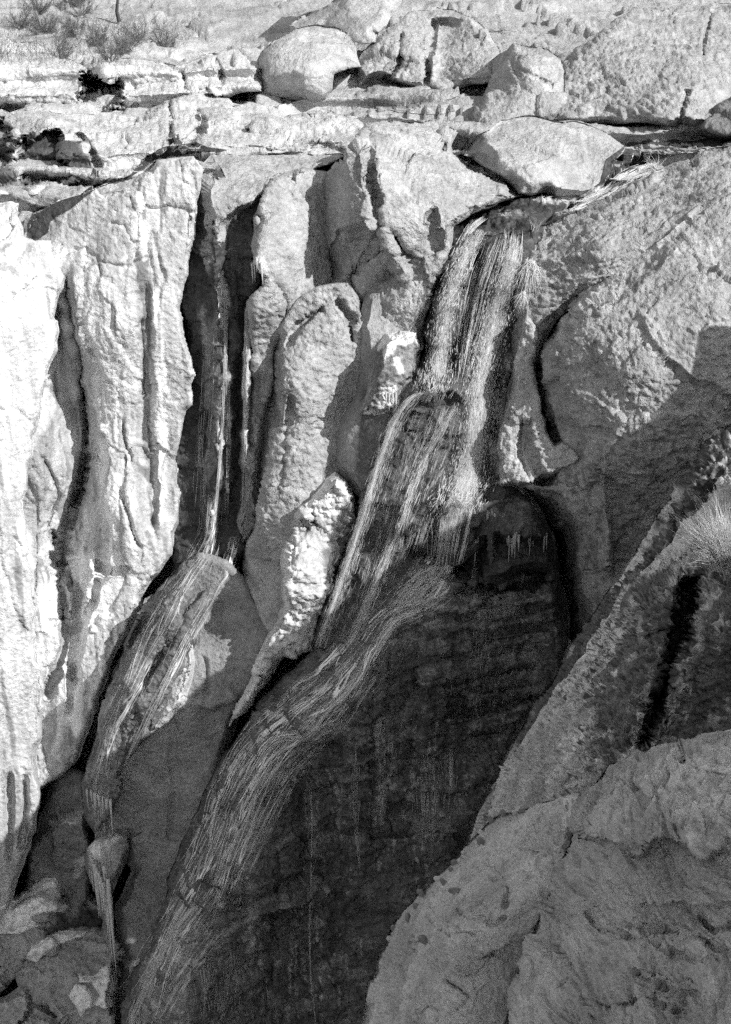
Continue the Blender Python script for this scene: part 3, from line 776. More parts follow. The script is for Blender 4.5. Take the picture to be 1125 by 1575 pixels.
# ---- lower wet cliff
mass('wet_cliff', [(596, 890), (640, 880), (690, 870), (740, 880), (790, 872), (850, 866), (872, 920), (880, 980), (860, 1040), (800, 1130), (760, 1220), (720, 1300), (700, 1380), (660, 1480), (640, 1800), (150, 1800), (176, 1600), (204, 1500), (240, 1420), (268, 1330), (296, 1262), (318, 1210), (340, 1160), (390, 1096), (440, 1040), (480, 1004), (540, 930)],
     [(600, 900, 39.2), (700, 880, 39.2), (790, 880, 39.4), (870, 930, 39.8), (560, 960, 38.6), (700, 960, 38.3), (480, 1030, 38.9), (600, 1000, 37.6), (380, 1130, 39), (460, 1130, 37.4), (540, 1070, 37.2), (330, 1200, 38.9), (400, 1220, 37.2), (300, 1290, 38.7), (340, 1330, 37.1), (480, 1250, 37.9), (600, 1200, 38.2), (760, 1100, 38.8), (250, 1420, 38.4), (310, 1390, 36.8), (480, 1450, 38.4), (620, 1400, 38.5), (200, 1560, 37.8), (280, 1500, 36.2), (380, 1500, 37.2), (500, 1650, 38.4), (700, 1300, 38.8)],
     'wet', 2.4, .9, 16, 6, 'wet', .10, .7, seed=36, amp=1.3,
     ops=[('pit', [(700, 905), (760, 892), (850, 884), (856, 900), (770, 912), (706, 924)], 5, .5), ('pit', [(690, 1088), (760, 1076), (820, 1070), (816, 1084), (750, 1096), (690, 1108)], 5, .4), ('step', [(648, 1300), (652, 1150), (660, 960)], 10, .5, 70), ('step', [(540, 1500), (536, 1340), (530, 1180)], 12, .4, 60), ('crack', [(600, 1000), (596, 1150), (606, 1300)], 3, .2), ('crack', [(430, 1300), (424, 1420), (410, 1560)], 4, .25), ('crack', [(560, 1100), (480, 1180), (400, 1260)], 30, .2), ('crack', [(690, 916), (760, 904), (850, 890)], 4, .35), ('crack', [(700, 950), (790, 940), (860, 930)], 4, .3), ('crack', [(680, 1050), (760, 1040), (830, 1020)], 4, .25), ('crack', [(680, 1100), (740, 1090), (800, 1085)], 4, .3), ('crack', [(690, 980), (780, 972), (860, 960)], 3, .2), ('crack', [(670, 1010), (740, 1008), (840, 992)], 3, .2), ('crack', [(690, 1070), (750, 1062), (820, 1052)], 3, .25), ('crack', [(660, 1130), (720, 1124), (780, 1116)], 3, .2), ('step', [(860, 905), (780, 916), (700, 930)], 8, -.35, 26), ('step', [(860, 1075), (760, 1082), (680, 1096)], 8, -.3, 50)],
     stains_shade=[('poly', [(230, 1500), (300, 1420), (390, 1380), (400, 1575), (200, 1600)], .2, 30), ('poly', [(700, 920), (860, 900), (860, 1000), (800, 1100), (680, 1120)], .15, 40), ('spots', [(300, 1200), (480, 1160), (640, 930), (880, 900), (860, 1060), (720, 1300), (640, 1480), (620, 1700), (180, 1700)], .16, 1, {'f': (.9, .9, 2.6), 'thr': .3}), ('spots', [(640, 930), (880, 900), (860, 1060), (720, 1300), (640, 1300)], .22, 1, {'f': (1.6, 1.6, 9), 'thr': .45}), ('spots', [(460, 1190), (560, 1120), (820, 1060), (760, 1160), (690, 1330), (620, 1420), (500, 1575), (440, 1575)], .3, 1, {'f': (7, 7, .35), 'thr': .5}), ('spots', [(230, 1430), (420, 1400), (420, 1650), (200, 1650)], .3, 1, {'f': (6, 6, .6), 'thr': .35}),
             ('poly', [(700, 912), (760, 898), (766, 908), (708, 926)], .36, 5, {'run': 0}), ('poly', [(734, 940), (800, 932), (800, 940), (740, 950)], .34, 5, {'run': 0}),
             ('line', [(476, 1200), (478, 1320), (476, 1420)], .22, 4, {'w': 2.5}), ('line', [(544, 1150), (548, 1260)], .2, 8, {'w': 5}), ('line', [(588, 1105), (590, 1180), (584, 1260)], .28, 10, {'w': 6, 'k': 2}), ('line', [(694, 1160), (692, 1220)], .26, 6, {'w': 4}),
             ('poly', [(560, 1360), (620, 1340), (620, 1440), (580, 1480)], .12, 20)],
     label='big dark wet overhanging cliff below the lower cascade', cat='cliff')
mass('wet_boulder', [(716, 884), (730, 820), (752, 776), (790, 748), (822, 762), (842, 796), (856, 840), (862, 874), (840, 878), (800, 880), (770, 900), (744, 902)],
     [(722, 870, 39.9), (760, 780, 39.8), (800, 755, 40), (800, 820, 38.7), (850, 850, 39.4), (750, 890, 39), (760, 830, 38.9)], 'lumpy', 2.0, 1.1, 18, 4, 'wet', .07, .3, seed=37,
     ops=[('pit', [(726, 880), (734, 830), (748, 820), (754, 880), (744, 900)], 8, 1.0), ('step', [(756, 822), (800, 828), (856, 824)][::-1], 8, .8, 30)],
     stains_shade=[('line', [(748, 790), (756, 786), (764, 780)], .3, 6, {'w': 4}), ('poly', [(790, 752), (830, 770), (850, 830), (820, 820), (770, 800)], .11, 14, {'run': 0})],
     label='dark hooded boulder hung with icicles at the foot of the fall', cat='boulder')

# ---- left lower slab and its cascade bed
mass('rock_slab', [(250, 900), (300, 850), (340, 856), (372, 888), (400, 930), (432, 968), (440, 1000), (412, 1046), (372, 1100), (350, 1160), (330, 1210), (306, 1280), (280, 1360), (260, 1440), (220, 1540), (200, 1800), (110, 1800), (160, 1560), (186, 1480), (176, 1400), (196, 1340), (196, 1290), (150, 1290), (132, 1240), (140, 1180), (180, 1020)],
     [(260, 900, 43), (330, 870, 42.4), (400, 940, 41.8), (430, 1000, 41.2), (340, 1000, 41.4), (250, 1060, 41), (380, 1090, 41.2), (160, 1200, 41), (260, 1200, 40.6), (300, 1280, 40.4), (220, 1400, 40.4), (250, 1500, 39.8), (180, 1600, 40)],
     'smooth', 2.4, .7, 12, 5, 'rock', .27, seed=38, amp=1.3, ops=[('crack', [(268, 1120), (266, 1240), (262, 1300)], 5, .12), ('crack', [(310, 1010), (318, 1090)], 3, .15), ('step', [(300, 1080), (330, 1095), (370, 1070)], 6, -.3, 30)],
     label='grey shaded rock slab left of the lower cascade', cat='rock slab')
mass('cascade_bed', [(258, 900), (280, 872), (300, 846), (308, 800), (312, 756), (344, 756), (348, 800), (356, 834), (372, 848), (366, 878), (340, 900), (318, 950), (290, 1000), (268, 1060), (232, 1132), (196, 1180), (176, 1240), (150, 1290), (132, 1260), (126, 1200), (140, 1150), (160, 1080), (190, 990), (226, 920)],
     [(280, 874, 42.7), (328, 760, 44.3), (330, 800, 44.4), (330, 838, 44.0), (325, 876, 43.1), (370, 854, 43.3), (210, 960, 41.6), (260, 930, 40.9), (300, 960, 41), (150, 1130, 41), (200, 1080, 40.2), (240, 1110, 40.6), (136, 1220, 40.8), (170, 1220, 40.2)],
     'streaked', 2.0, .9, 14, 4, 'wet', .17, .4, seed=39, amp=1.7, tilt=-27, ops=[('crack', [(345, 855), (300, 920), (260, 990), (200, 1100)], 6, .4), ('crack', [(250, 890), (200, 990), (165, 1080), (125, 1190)], 5, .6)],
     label='sloping ribbed rock bed of the left cascade', cat='rock bed')
mass('rock_flake', [(230, 1132), (244, 1086), (262, 1040), (280, 1000), (296, 992), (300, 1016), (290, 1056), (284, 1084), (256, 1112)],
     [(240, 1120, 40), (290, 1000, 40.6), (280, 1070, 40)], 'rough', 2.0, .6, 10, 3, 'pale', .6, seed=40, label='small bright sunlit flake beside the left cascade', cat='rock flake')

# ---- bottom left corner
mass('rock_shelf', [(80, 1200), (100, 1180), (130, 1190), (140, 1240), (146, 1310), (140, 1360), (120, 1400), (40, 1400), (48, 1320), (64, 1260)],
     [(90, 1200, 43.4), (130, 1200, 43), (130, 1250, 42), (130, 1340, 41.8), (70, 1300, 42.2), (80, 1380, 41.8)], 'rough', 2.4, .8, 10, 3, 'rock', .2, seed=41, amp=1.6,
     ops=[('step', [(70, 1262), (100, 1256), (130, 1250)][::-1], 10, -1.0, 60)], stains_shade=[('poly', [(66, 1258), (130, 1248), (132, 1262), (70, 1266)], .4, 5, {'run': 0}), ('poly', [(112, 1330), (130, 1318), (134, 1340), (116, 1352)], .45, 5, {'run': 0})],
     label='dark square-faced shelf in the shaded corner of the gorge', cat='rock shelf')
mass('boulder', [(-90, 1400), (0, 1392), (40, 1368), (70, 1348), (92, 1352), (104, 1376), (140, 1366), (164, 1392), (166, 1440), (120, 1450), (60, 1462), (30, 1500), (0, 1530), (-90, 1560)],
     [(0, 1400, 41.6), (80, 1355, 42.4), (160, 1400, 41.6), (60, 1410, 40.8), (0, 1440, 40.3), (100, 1440, 40.8), (0, 1510, 40)], 'rough', 2.2, .9, 14, 4, 'rock', .34, seed=42, amp=1.8,
     ops=[('step', [(0, 1420), (60, 1416), (120, 1400)], 14, -.4, 60)], stains_shade=[('poly', [(100, 1400), (160, 1380), (166, 1440), (60, 1455)], .07, 14)],
     label='snow-topped boulder below the dark shelf', cat='boulder')
mass('boulder', [(20, 1480), (44, 1458), (74, 1440), (120, 1432), (160, 1436), (180, 1470), (184, 1520), (186, 1640), (90, 1660), (96, 1580), (50, 1530), (26, 1520)],
     [(40, 1470, 40.2), (110, 1436, 41), (170, 1450, 40.6), (60, 1500, 39.4), (110, 1510, 39), (160, 1520, 38.8), (140, 1600, 38.2)], 'rough', 2.2, .9, 14, 4, 'rock', .34, seed=43, amp=1.8,
     ops=[('step', [(24, 1480), (60, 1474), (100, 1470)], 12, -.5, 40)],
     label='large snow-dusted boulder at the foot of the icicle pillar', cat='boulder')
mass('boulder', [(-40, 1560), (6, 1536), (26, 1520), (50, 1506), (84, 1516), (98, 1540), (100, 1580), (86, 1660), (-40, 1680)], [(0, 1550, 39.4), (50, 1515, 39), (90, 1560, 38.8), (40, 1600, 38)], 'rough', 2.2, .8, 14, 3, 'rock', .36, seed=44, amp=1.8,
     ops=[('crack', [(40, 1512), (48, 1550), (30, 1580)], 4, .4), ('crack', [(48, 1545), (90, 1560)], 3, .3)],
     label='rounded grey boulder in the bottom corner', cat='boulder')
mass('rock_prow', [(132, 1300), (150, 1286), (176, 1278), (202, 1282), (200, 1306), (190, 1340), (172, 1380), (178, 1440), (184, 1500), (170, 1500), (158, 1430), (144, 1370), (136, 1330)],
     [(140, 1300, 40.4), (190, 1285, 40.6), (165, 1340, 39.6), (180, 1440, 40), (150, 1370, 40)], 'lumpy', 2.0, .7, 10, 3, 'rock', .3, seed=45,
     stains_shade=[('poly', [(134, 1300), (156, 1284), (176, 1276), (200, 1282), (196, 1292), (160, 1304), (146, 1320)], .7, 6, {'run': 0})],
     label='narrow snow-capped rock prow draped with icicles', cat='rock prow')

# ---- right hand ice slopes
mass('rock_rib', [(1460, 560), (1125, 648), (1104, 660), (1080, 682), (1050, 742), (1010, 796), (972, 856), (938, 908), (900, 960), (876, 990), (850, 1044), (806, 1110), (762, 1196), (716, 1300), (740, 1330), (860, 1120), (940, 1000), (1010, 900), (1080, 820), (1460, 740)],
     [(1200, 610, 33), (1100, 670, 31.5), (1010, 800, 31), (930, 920, 30.6), (850, 1050, 30), (720, 1300, 28.6), (1200, 720, 31), (1080, 790, 29.6), (960, 930, 29), (760, 1280, 27.6)], 'popcorn', 2.2, .7, 22, 5, 'rock', .12, seed=46, amp=1.8,
     stains_shade=[('spots', [(1460, 560), (1080, 682), (716, 1300), (740, 1330), (1010, 900), (1460, 740)], .34, 1, {'f': 7.0, 'thr': .25}), ('spots', [(1460, 560), (1080, 682), (716, 1300), (740, 1330), (1010, 900), (1460, 740)], .04, 1, {'f': 4.0, 'thr': .3}), ('line', [(1078, 688), (1044, 756), (1004, 812), (944, 908)], .62, 5, {'w': 5, 'run': 0, 'k': 1.6}), ('line', [(880, 992), (800, 1120), (730, 1280)], .42, 5, {'w': 4, 'run': 0, 'k': 1.6})],
     label='dark lumpy rock rib running down behind the icy slope', cat='rock rib')
mass('icy_slope', [(712, 1310), (740, 1240), (790, 1160), (850, 1070), (904, 990), (936, 944), (960, 900), (1000, 866), (1036, 836), (1056, 800), (1090, 764), (1125, 730), (1460, 660), (1460, 1240), (1000, 1260), (880, 1290), (740, 1340)],
     [(720, 1300, 27), (800, 1150, 27.4), (900, 1000, 27.8), (960, 905, 28), (1036, 840, 28.4), (1120, 740, 29), (860, 1150, 25.2), (960, 1040, 25.2), (1060, 930, 25.4), (1120, 860, 26), (900, 1220, 23.8), (1060, 1120, 24), (1180, 1000, 23.6), (800, 1270, 25)],
     'popcorn', 1.9, .5, 18, 5, 'ice', .5, seed=47, amp=1.2,
     ops=[('pit', [(1042, 890), (1086, 884), (1072, 940), (1050, 1020), (1016, 1110), (994, 1146), (976, 1150), (1000, 1080), (1020, 990)], 16, 1.7), ('step', [(960, 900), (1000, 890), (1044, 880)][::-1], 20, -.4, 60)],
     stains_shade=[('spots', [(700, 1320), (960, 890), (1460, 640), (1460, 1260), (740, 1350)], .74, 1, {'f': 9.0, 'thr': .3}), ('line', [(1110, 745), (1056, 806), (1030, 852), (966, 912), (916, 992), (850, 1085)], .72, 8, {'w': 13, 'run': 0}), ('poly', [(970, 900), (1044, 884), (1020, 1000), (970, 1120), (900, 1200), (920, 1080), (960, 1000)], .2, 26), ('poly', [(1080, 880), (1460, 800), (1460, 1200), (1000, 1200)], .17, 30),
             ('line', [(1072, 950), (1050, 1040), (1010, 1140)], .36, 10, {'w': 9}), ('poly', [(1036, 890), (1086, 884), (1072, 940), (1050, 1020), (1016, 1110), (980, 1150), (1020, 990)], .06, 8),  # second patch: shade of the cleft put into the colour, over its pit
             ('spots', [(860, 1010), (930, 950), (1000, 960), (960, 1040), (930, 1160), (880, 1230), (760, 1260)], .85, 1, {'f': 4.0, 'thr': .38}), ('spots', [(700, 1320), (960, 890), (1460, 640), (1460, 1260), (740, 1350)], .09, 1, {'f': 11.0, 'thr': .3}), ('spots', [(1060, 900), (1125, 860), (1125, 1100), (1010, 1150)], .5, 1, {'f': 4.0, 'thr': .45}), ('poly', [(760, 1200), (850, 1080), (900, 1100), (870, 1220), (740, 1290)], .52, 30)],
     label='ice-crusted slope with a black cleft behind the near rocks', cat='icy slope')

# ---- foreground rock
mass('rock_slab', [(548, 1640), (556, 1575), (566, 1520), (584, 1470), (606, 1418), (640, 1376), (690, 1326), (726, 1290), (752, 1260), (790, 1246), (850, 1236), (896, 1226), (912, 1240), (906, 1290), (870, 1400), (840, 1500), (830, 1720), (540, 1720)],
     [(560, 1600, 16.6), (620, 1410, 17), (740, 1280, 17.4), (890, 1235, 17), (680, 1420, 15.4), (800, 1330, 15.5), (640, 1560, 14.9), (880, 1300, 15.6), (820, 1450, 15), (790, 1600, 14.4), (700, 1700, 14)],
     'near', 1.9, .3, 24, 4, 'near', .5, seed=48, amp=1.15, rolls=(1.2, .3, 1.2, .2),  # lighter than the other near slab: its stronger light put into the colour
     ops=[('crack', [(650, 1400), (690, 1440), (740, 1440)], 3, .06), ('step', [(590, 1490), (640, 1470), (666, 1476)], 4, .1, 20), ('crack', [(730, 1320), (780, 1370), (770, 1400)], 3, .08), ('crack', [(680, 1500), (720, 1530), (700, 1560)], 4, .1),
          ('crack', [(780, 1405), (762, 1418), (748, 1416)], 3, .07), ('crack', [(700, 1395), (720, 1416), (745, 1412)], 2.5, .06), ('crack', [(600, 1470), (612, 1452), (640, 1448)], 2.5, .06),
          ('crack', [(650, 1310 + 40), (670, 1366), (700, 1372)], 2.5, .05), ('crack', [(780, 1290), (800, 1304), (826, 1300)], 2.5, .05), ('crack', [(850, 1380), (836, 1420), (826, 1470)], 3, .08), ('step', [(808, 1540), (830, 1450), (868, 1350), (884, 1280), (896, 1244)][::-1], 16, .9, 60), ('crack', [(640, 1560), (664, 1548), (680, 1556)], 3, .07), ('crack', [(730, 1480), (760, 1470), (790, 1484)], 2.5, .06)],
     stains_shade=[('spots', [(540, 1720), (560, 1500), (700, 1320), (900, 1220), (920, 1260), (830, 1720)], .5, 1, {'f': 9.0, 'thr': .42}), ('spots', [(540, 1720), (560, 1500), (700, 1320), (900, 1220), (920, 1260), (830, 1720)], .4, 1, {'f': 30.0, 'thr': .5})],
     label='near pale rock slab with pebbles along its edge', cat='rock slab')
mass('rock_slab', [(874, 1262), (890, 1238), (920, 1200), (950, 1168), (1010, 1146), (1070, 1132), (1125, 1122), (1560, 1110), (1560, 1720), (770, 1720), (786, 1540), (806, 1470), (836, 1390), (868, 1318), (884, 1284)],
     [(885, 1260, 15.3), (950, 1172, 15.8), (1125, 1128, 15.6), (1000, 1250, 14.2), (1120, 1250, 13.6), (920, 1340, 14.2), (830, 1440, 14.5), (1000, 1400, 13.6), (1120, 1400, 13), (800, 1560, 13.8), (960, 1560, 12.8), (1120, 1560, 12), (1300, 1400, 12), (1560, 1400, 11.6)],
     'nearbed', 1.9, .3, 12, 4, 'near', .44, seed=49, amp=1.1, tilt=-28, weld=0, rolls=(1.3, .3, 1.0, .2),  # darker than the other near slab: its shading put into the colour
     ops=[('step', [(878, 1267), (908, 1292), (953, 1302), (988, 1320), (1008, 1295), (1033, 1297), (1083, 1320), (1122, 1282)], 4, -.3, 46), ('step', [(980, 1392), (1068, 1397), (1135, 1388)], 4, -.14, 34), ('crack', [(1010, 1200), (1016, 1230), (1028, 1270), (1033, 1295)], 3, .1), ('crack', [(960, 1420), (1060, 1440), (1130, 1470)], 3, .1),
          ('crack', [(963, 1495), (1013, 1515), (1073, 1525)], 3, .1), ('crack', [(930, 1560), (980, 1540), (1060, 1560)], 3, .09), ('crack', [(1000, 1440), (1050, 1470), (1110, 1480)], 3, .08), ('crack', [(900, 1400), (930, 1430), (990, 1450)], 2.5, .06), ('crack', [(850, 1500), (880, 1530), (940, 1550)], 2.5, .06), ('crack', [(1040, 1160), (1080, 1190), (1130, 1200)], 2.5, .08), ('crack', [(940, 1190), (980, 1215), (1000, 1240)], 2.5, .06), ('crack', [(1075, 1405), (1100, 1425), (1135, 1420)], 3, .1)],
     stains_shade=[('poly', [(1000, 1150), (1150, 1120), (1150, 1290), (1060, 1300), (1010, 1260)], .55, 20, {'run': 0}), ('spots', [(760, 1720), (800, 1450), (900, 1200), (1560, 1100), (1560, 1720)], .42, 1, {'f': (5, 5, 14), 'thr': .42}), ('spots', [(760, 1720), (800, 1450), (900, 1200), (1560, 1100), (1560, 1720)], .4, 1, {'f': 28.0, 'thr': .5})],
     label='near rock slab with layered scaly surface in the corner', cat='rock slab')

# ---- the rim of the gorge to the right: it throws the shadow over the lower falls
RIM = [(-59.06, 56.6), (-29.06, 52.6), (-9.06, 46.6), (2.94, 42.6), (8.94, 38.6), (13.94, 35.6), (16.94, 34.0), (18.94, 33.35), (19.94, 33.1), (21.74, 32.8), (23.94, 32.7), (26.94, 32.2), (28.54, 31.5), (29.54, 31.1), (30.24, 31.3), (30.64, 31.7), (31.04, 32.2), (31.44, 32.0), (31.74, 31.5), (32.14, 29.1), (33.14, 24.6), (35.94, 21.6), (40.94, 18.6), (50.94, 12.6), (70.94, 10.6)]


def rim_mesh():
    rng = np.random.RandomState(5)
    ys = np.concatenate([np.linspace(a[0], b[0], max(2, int((b[0] - a[0]) / .4)), endpoint=False) for a, b in zip(RIM[:-1], RIM[1:])] + [[RIM[-1][0]]])
    top = np.interp(ys, [r[0] for r in RIM], [r[1] for r in RIM]) + rng.normal(0, .02, len(ys))
    cols = []
    prof = [(0.0, 1.0), (.3, .93), (-.4, .8), (.5, .6), (-.2, .4), (.6, .2), (.9, 0.0)]
    for k, (dx, f) in enumerate(prof):
        z = -6 + (top + 6) * f
        x = 18.0 + dx * (1.6 if k else 0) + (rng.normal(0, .35, len(ys)) if k else 0)
        cols.append(np.stack([x + np.zeros(len(ys)), ys, z], 1))
    cols.insert(0, np.stack([np.full(len(ys), 70.0), ys, top + 1.0], 1))
    cols.insert(0, np.stack([np.full(len(ys), 70.0), ys, np.full(len(ys), -6.0)], 1))
    n = len(ys)
    V = np.concatenate(cols)
    fs = []
    for c in range(len(cols) - 1):
        i = np.arange(n - 1) + c * n
        fs.append(np.stack([i, i + 1, i + 1 + n, i + n], 1))
    o = link_mesh('canyon_rim', V, [np.concatenate(fs)], M['rock'], None, False, Vector((40, 0, -6)), {'alb': np.full(len(V), .38), 'wet': np.zeros(len(V))})
    tag(o, 'tall rock rim of the gorge shading the lower falls', kind='structure')


rim_mesh()

# ------------------------------------------------------------------ water
def water_material(name, flow):
    m = bpy.data.materials.new(name)
    m.use_nodes = True
    nt = m.node_tree
    bs = nt.nodes['Principled BSDF']
    bs.inputs['Roughness'].default_value = 0.45
    bs.inputs['Base Color'].default_value = (.62, .62, .62, 1)
    if flow:
        bs.inputs['Base Color'].default_value = (.7, .7, .7, 1)
        uv = nd(nt, 'ShaderNodeAttribute', attribute_name='flow').outputs['Vector']
        den = nd(nt, 'ShaderNodeAttribute', attribute_name='alb').outputs['Fac']
        n1, _ = noise_node(nt, uv, 1.0, 4, 0.7, 0, 1, (1.0, .12, 1))
        n2, _ = noise_node(nt, uv, 3.0, 3, 0.7, 0, 1, (1.0, .4, 1))
        ad = nd(nt, 'ShaderNodeMath', operation='MULTIPLY_ADD')
        nt.links.new(n1, ad.inputs[0])
        ad.inputs[1].default_value = 0.6
        nt.links.new(mix_mul(nt, n2, 0.6), ad.inputs[2])
        th = nd(nt, 'ShaderNodeMath', operation='ADD')
        nt.links.new(ad.outputs[0], th.inputs[0])
        nt.links.new(den, th.inputs[1])
        r = nd(nt, 'ShaderNodeMapRange')
        r.inputs['From Min'].default_value = 0.92
        r.inputs['From Max'].default_value = 1.45
        r.inputs['To Max'].default_value = 0.9
        nt.links.new(th.outputs[0], r.inputs['Value'])
        nt.links.new(r.outputs[0], bs.inputs['Alpha'])
    return m


def rill_material():
    """a thin film broken into meandering bright threads"""
    m = bpy.data.materials.new('threaded_water_film')
    m.use_nodes = True
    nt = m.node_tree
    bs = nt.nodes['Principled BSDF']
    bs.inputs['Base Color'].default_value = (.85, .85, .85, 1)
    bs.inputs['Roughness'].default_value = 0.4
    uv = nd(nt, 'ShaderNodeAttribute', attribute_name='flow').outputs['Vector']
    den = nd(nt, 'ShaderNodeAttribute', attribute_name='alb').outputs['Fac']

    def lines(scale, st, sharp, dist):
        mp = nd(nt, 'ShaderNodeMapping')
        mp.inputs['Scale'].default_value = (1, st, 1)
        nt.links.new(uv, mp.inputs[0])
        n = nd(nt, 'ShaderNodeTexNoise')
        n.inputs['Scale'].default_value = scale
        n.inputs['Detail'].default_value = 2.5
        n.inputs['Roughness'].default_value = .55
        n.inputs['Distortion'].default_value = dist
        nt.links.new(mp.outputs[0], n.inputs['Vector'])
        a = nd(nt, 'ShaderNodeMath', operation='SUBTRACT')
        nt.links.new(n.outputs['Fac'], a.inputs[0])
        a.inputs[1].default_value = .5
        b = nd(nt, 'ShaderNodeMath', operation='ABSOLUTE')
        nt.links.new(a.outputs[0], b.inputs[0])
        r = nd(nt, 'ShaderNodeMapRange')
        r.inputs['From Min'].default_value = sharp
        r.inputs['From Max'].default_value = 0.0
        nt.links.new(b.outputs[0], r.inputs['Value'])
        return r.outputs[0]
    l1 = lines(.2, .10, .03, .5)
    l2 = lines(.5, .12, .05, .4)
    _, g = noise_node(nt, uv, 2.0, 2, .6, .1, 1.0, (1, .35, 1))
    _, big = noise_node(nt, uv, .12, 2, .5, -.55, 1.5, (1, .2, 1))
    bc = nd(nt, 'ShaderNodeClamp')
    bc.inputs['Max'].default_value = 1.5
    nt.links.new(big, bc.inputs[0])
    big = bc.outputs[0]
    mx = nd(nt, 'ShaderNodeMath', operation='MULTIPLY_ADD')
    nt.links.new(mix_mul(nt, l2, .35), mx.inputs[0])
    nt.links.new(g, mx.inputs[1])
    nt.links.new(l1, mx.inputs[2])
    ad = nd(nt, 'ShaderNodeMath', operation='ADD')
    nt.links.new(mix_mul(nt, mx.outputs[0], big), ad.inputs[0])
    nt.links.new(mix_mul(nt, g, .05), ad.inputs[1])
    al = mix_mul(nt, ad.outputs[0], den)
    c = nd(nt, 'ShaderNodeClamp')
    c.inputs['Max'].default_value = .92
    nt.links.new(al, c.inputs[0])
    nt.links.new(c.outputs[0], bs.inputs['Alpha'])
    return m


M['rill'] = rill_material()
M['veil'] = water_material('falling_water', True)
M['strand'] = water_material('water_strands', False)
M['strand_grey'] = water_material('grey_water_strands', False)
M['strand_grey'].node_tree.nodes['Principled BSDF'].inputs['Base Color'].default_value = (.5, .5, .5, 1)


def icem(name, alb, rough=.35, tr=0.0):
    m = bpy.data.materials.new(name)
    m.use_nodes = True
    nt = m.node_tree
    bs = nt.nodes['Principled BSDF']
    tc = nd(nt, 'ShaderNodeTexCoord').outputs['Object']
    _, a = noise_node(nt, tc, 14.0, 3, .6, alb * .75, alb * 1.15)
    cb = nd(nt, 'ShaderNodeCombineColor')
    for k in range(3):
        nt.links.new(a, cb.inputs[k])
    nt.links.new(cb.outputs[0], bs.inputs['Base Color'])
    bs.inputs['Roughness'].default_value = rough
    return m


M['icicle'] = icem('icicle_ice', .62, .25)
M['icicle_dark'] = icem('grey_icicle_ice', .22, .3)
M['icicle_grey'] = icem('mid_grey_icicle_ice', .42, .3)  # mid-grey ice, lower albedo than the plain icicles
M['grass'] = icem('dry_grass', .72, .8)
M['brush'] = icem('grey_brush', .16, .9)
M['bark'] = icem('dark_bark', .06, .9)
M['stone_dark'] = icem('dark_stone', .2, .8)
M['stone_pale'] = icem('pale_stone', .55, .8)


def hitY(u, v, dflt=42.0):
    p = hit(u, v)
    return p.y if p else dflt


def pl_interp(pl, t):
    p = refine(pl, False, 0, 1, 10, 0.9)
    s = np.concatenate([[0], np.cumsum(np.hypot(*np.diff(p, axis=0).T))])
    s /= s[-1]
    return np.stack([np.interp(t, s, p[:, 0]), np.interp(t, s, p[:, 1])], -1)


def smooth1(a, k):
    if k < 1:
        return a
    pad = np.pad(a, (k, k), 'edge')
    return np.convolve(pad, np.ones(2 * k + 1) / (2 * k + 1), 'valid')


def empty(name, loc, label, cat, group=None):
    o = bpy.data.objects.new(name, None)
    o.empty_display_size = .3
    COL.objects.link(o)
    o.location = loc
    tag(o, label, cat, group)
    return o


def flow_len(Lp):
    p = np.array(Lp, float)
    return np.hypot(*np.diff(p, axis=0).T).sum()


def veil(parent, Lp, Rp, dens, off=.12, prof=None, scale=.35, name='water_sheet', mat='veil'):
    """a falling sheet of water between two edges, standing off the rock behind it"""
    n = int(max(flow_len(Lp), flow_len(Rp)) / 4) + 2
    t = np.linspace(0, 1, n)
    Lx, Rx = pl_interp(Lp, t), pl_interp(Rp, t)
    mw = int(np.hypot(*(Rx - Lx).T).max() / 4) + 2
    s = np.linspace(0, 1, mw)
    G = Lx[:, None] * (1 - s[None, :, None]) + Rx[:, None] * s[None, :, None]
    Yd = np.array([[hitY(G[i, j, 0], G[i, j, 1]) for j in range(mw)] for i in range(n)])
    for j in range(mw):
        Yd[:, j] = smooth1(Yd[:, j], 5)
    for i in range(n):
        Yd[i] = smooth1(Yd[i], 3)
    sh = np.sin(np.pi * s)[None, :]
    Yd = Yd - off * (0.5 + sh)
    P = unproj(G[..., 0].ravel(), G[..., 1].ravel(), Yd.ravel()).astype(F)
    P += (np.stack([fbm(P, (3, 3, .4), 3, 5)] * 3, 1) * np.array((0.02, -.06, 0))).astype(F)
    idx = np.arange(n * mw).reshape(n, mw)
    q = np.stack([idx[:-1, :-1], idx[1:, :-1], idx[1:, 1:], idx[:-1, 1:]], -1).reshape(-1, 4)
    edge = np.minimum(s, 1 - s)
    D = dens + np.repeat(np.clip(edge * 2.6, 0, 1)[None] * .4 - .4, n, 0)
    if prof is not None:
        D = D + np.interp(t, *np.array(prof).T)[:, None]
    tail = np.clip(np.minimum(t * 12 + .4, (1 - t) * 8), 0, 1)[:, None]
    D = D - .4 * (1 - tail)
    if mat == 'rill':
        D = dens * np.repeat(np.clip(edge * 5 + .1, 0, 1)[None], n, 0) * tail
    wpx = np.hypot(*(Rx - Lx).T).mean()
    FU = np.stack([np.broadcast_to((s * wpx * scale)[None], (n, mw)).ravel(), np.broadcast_to((t * n * 4 * scale)[:, None], (n, mw)).ravel(), np.zeros(n * mw)], 1)
    o = link_mesh(name, P, [q], M[mat], parent, True, Vector(P[-1].tolist()), {'alb': D.ravel()})
    a = o.data.attributes.new('flow', 'FLOAT_VECTOR', 'POINT')
    a.data.foreach_set('vector', (FU + np.array((parent.location.x * 3, 0, 0))).astype(F).ravel())
    return o


NV = [0]


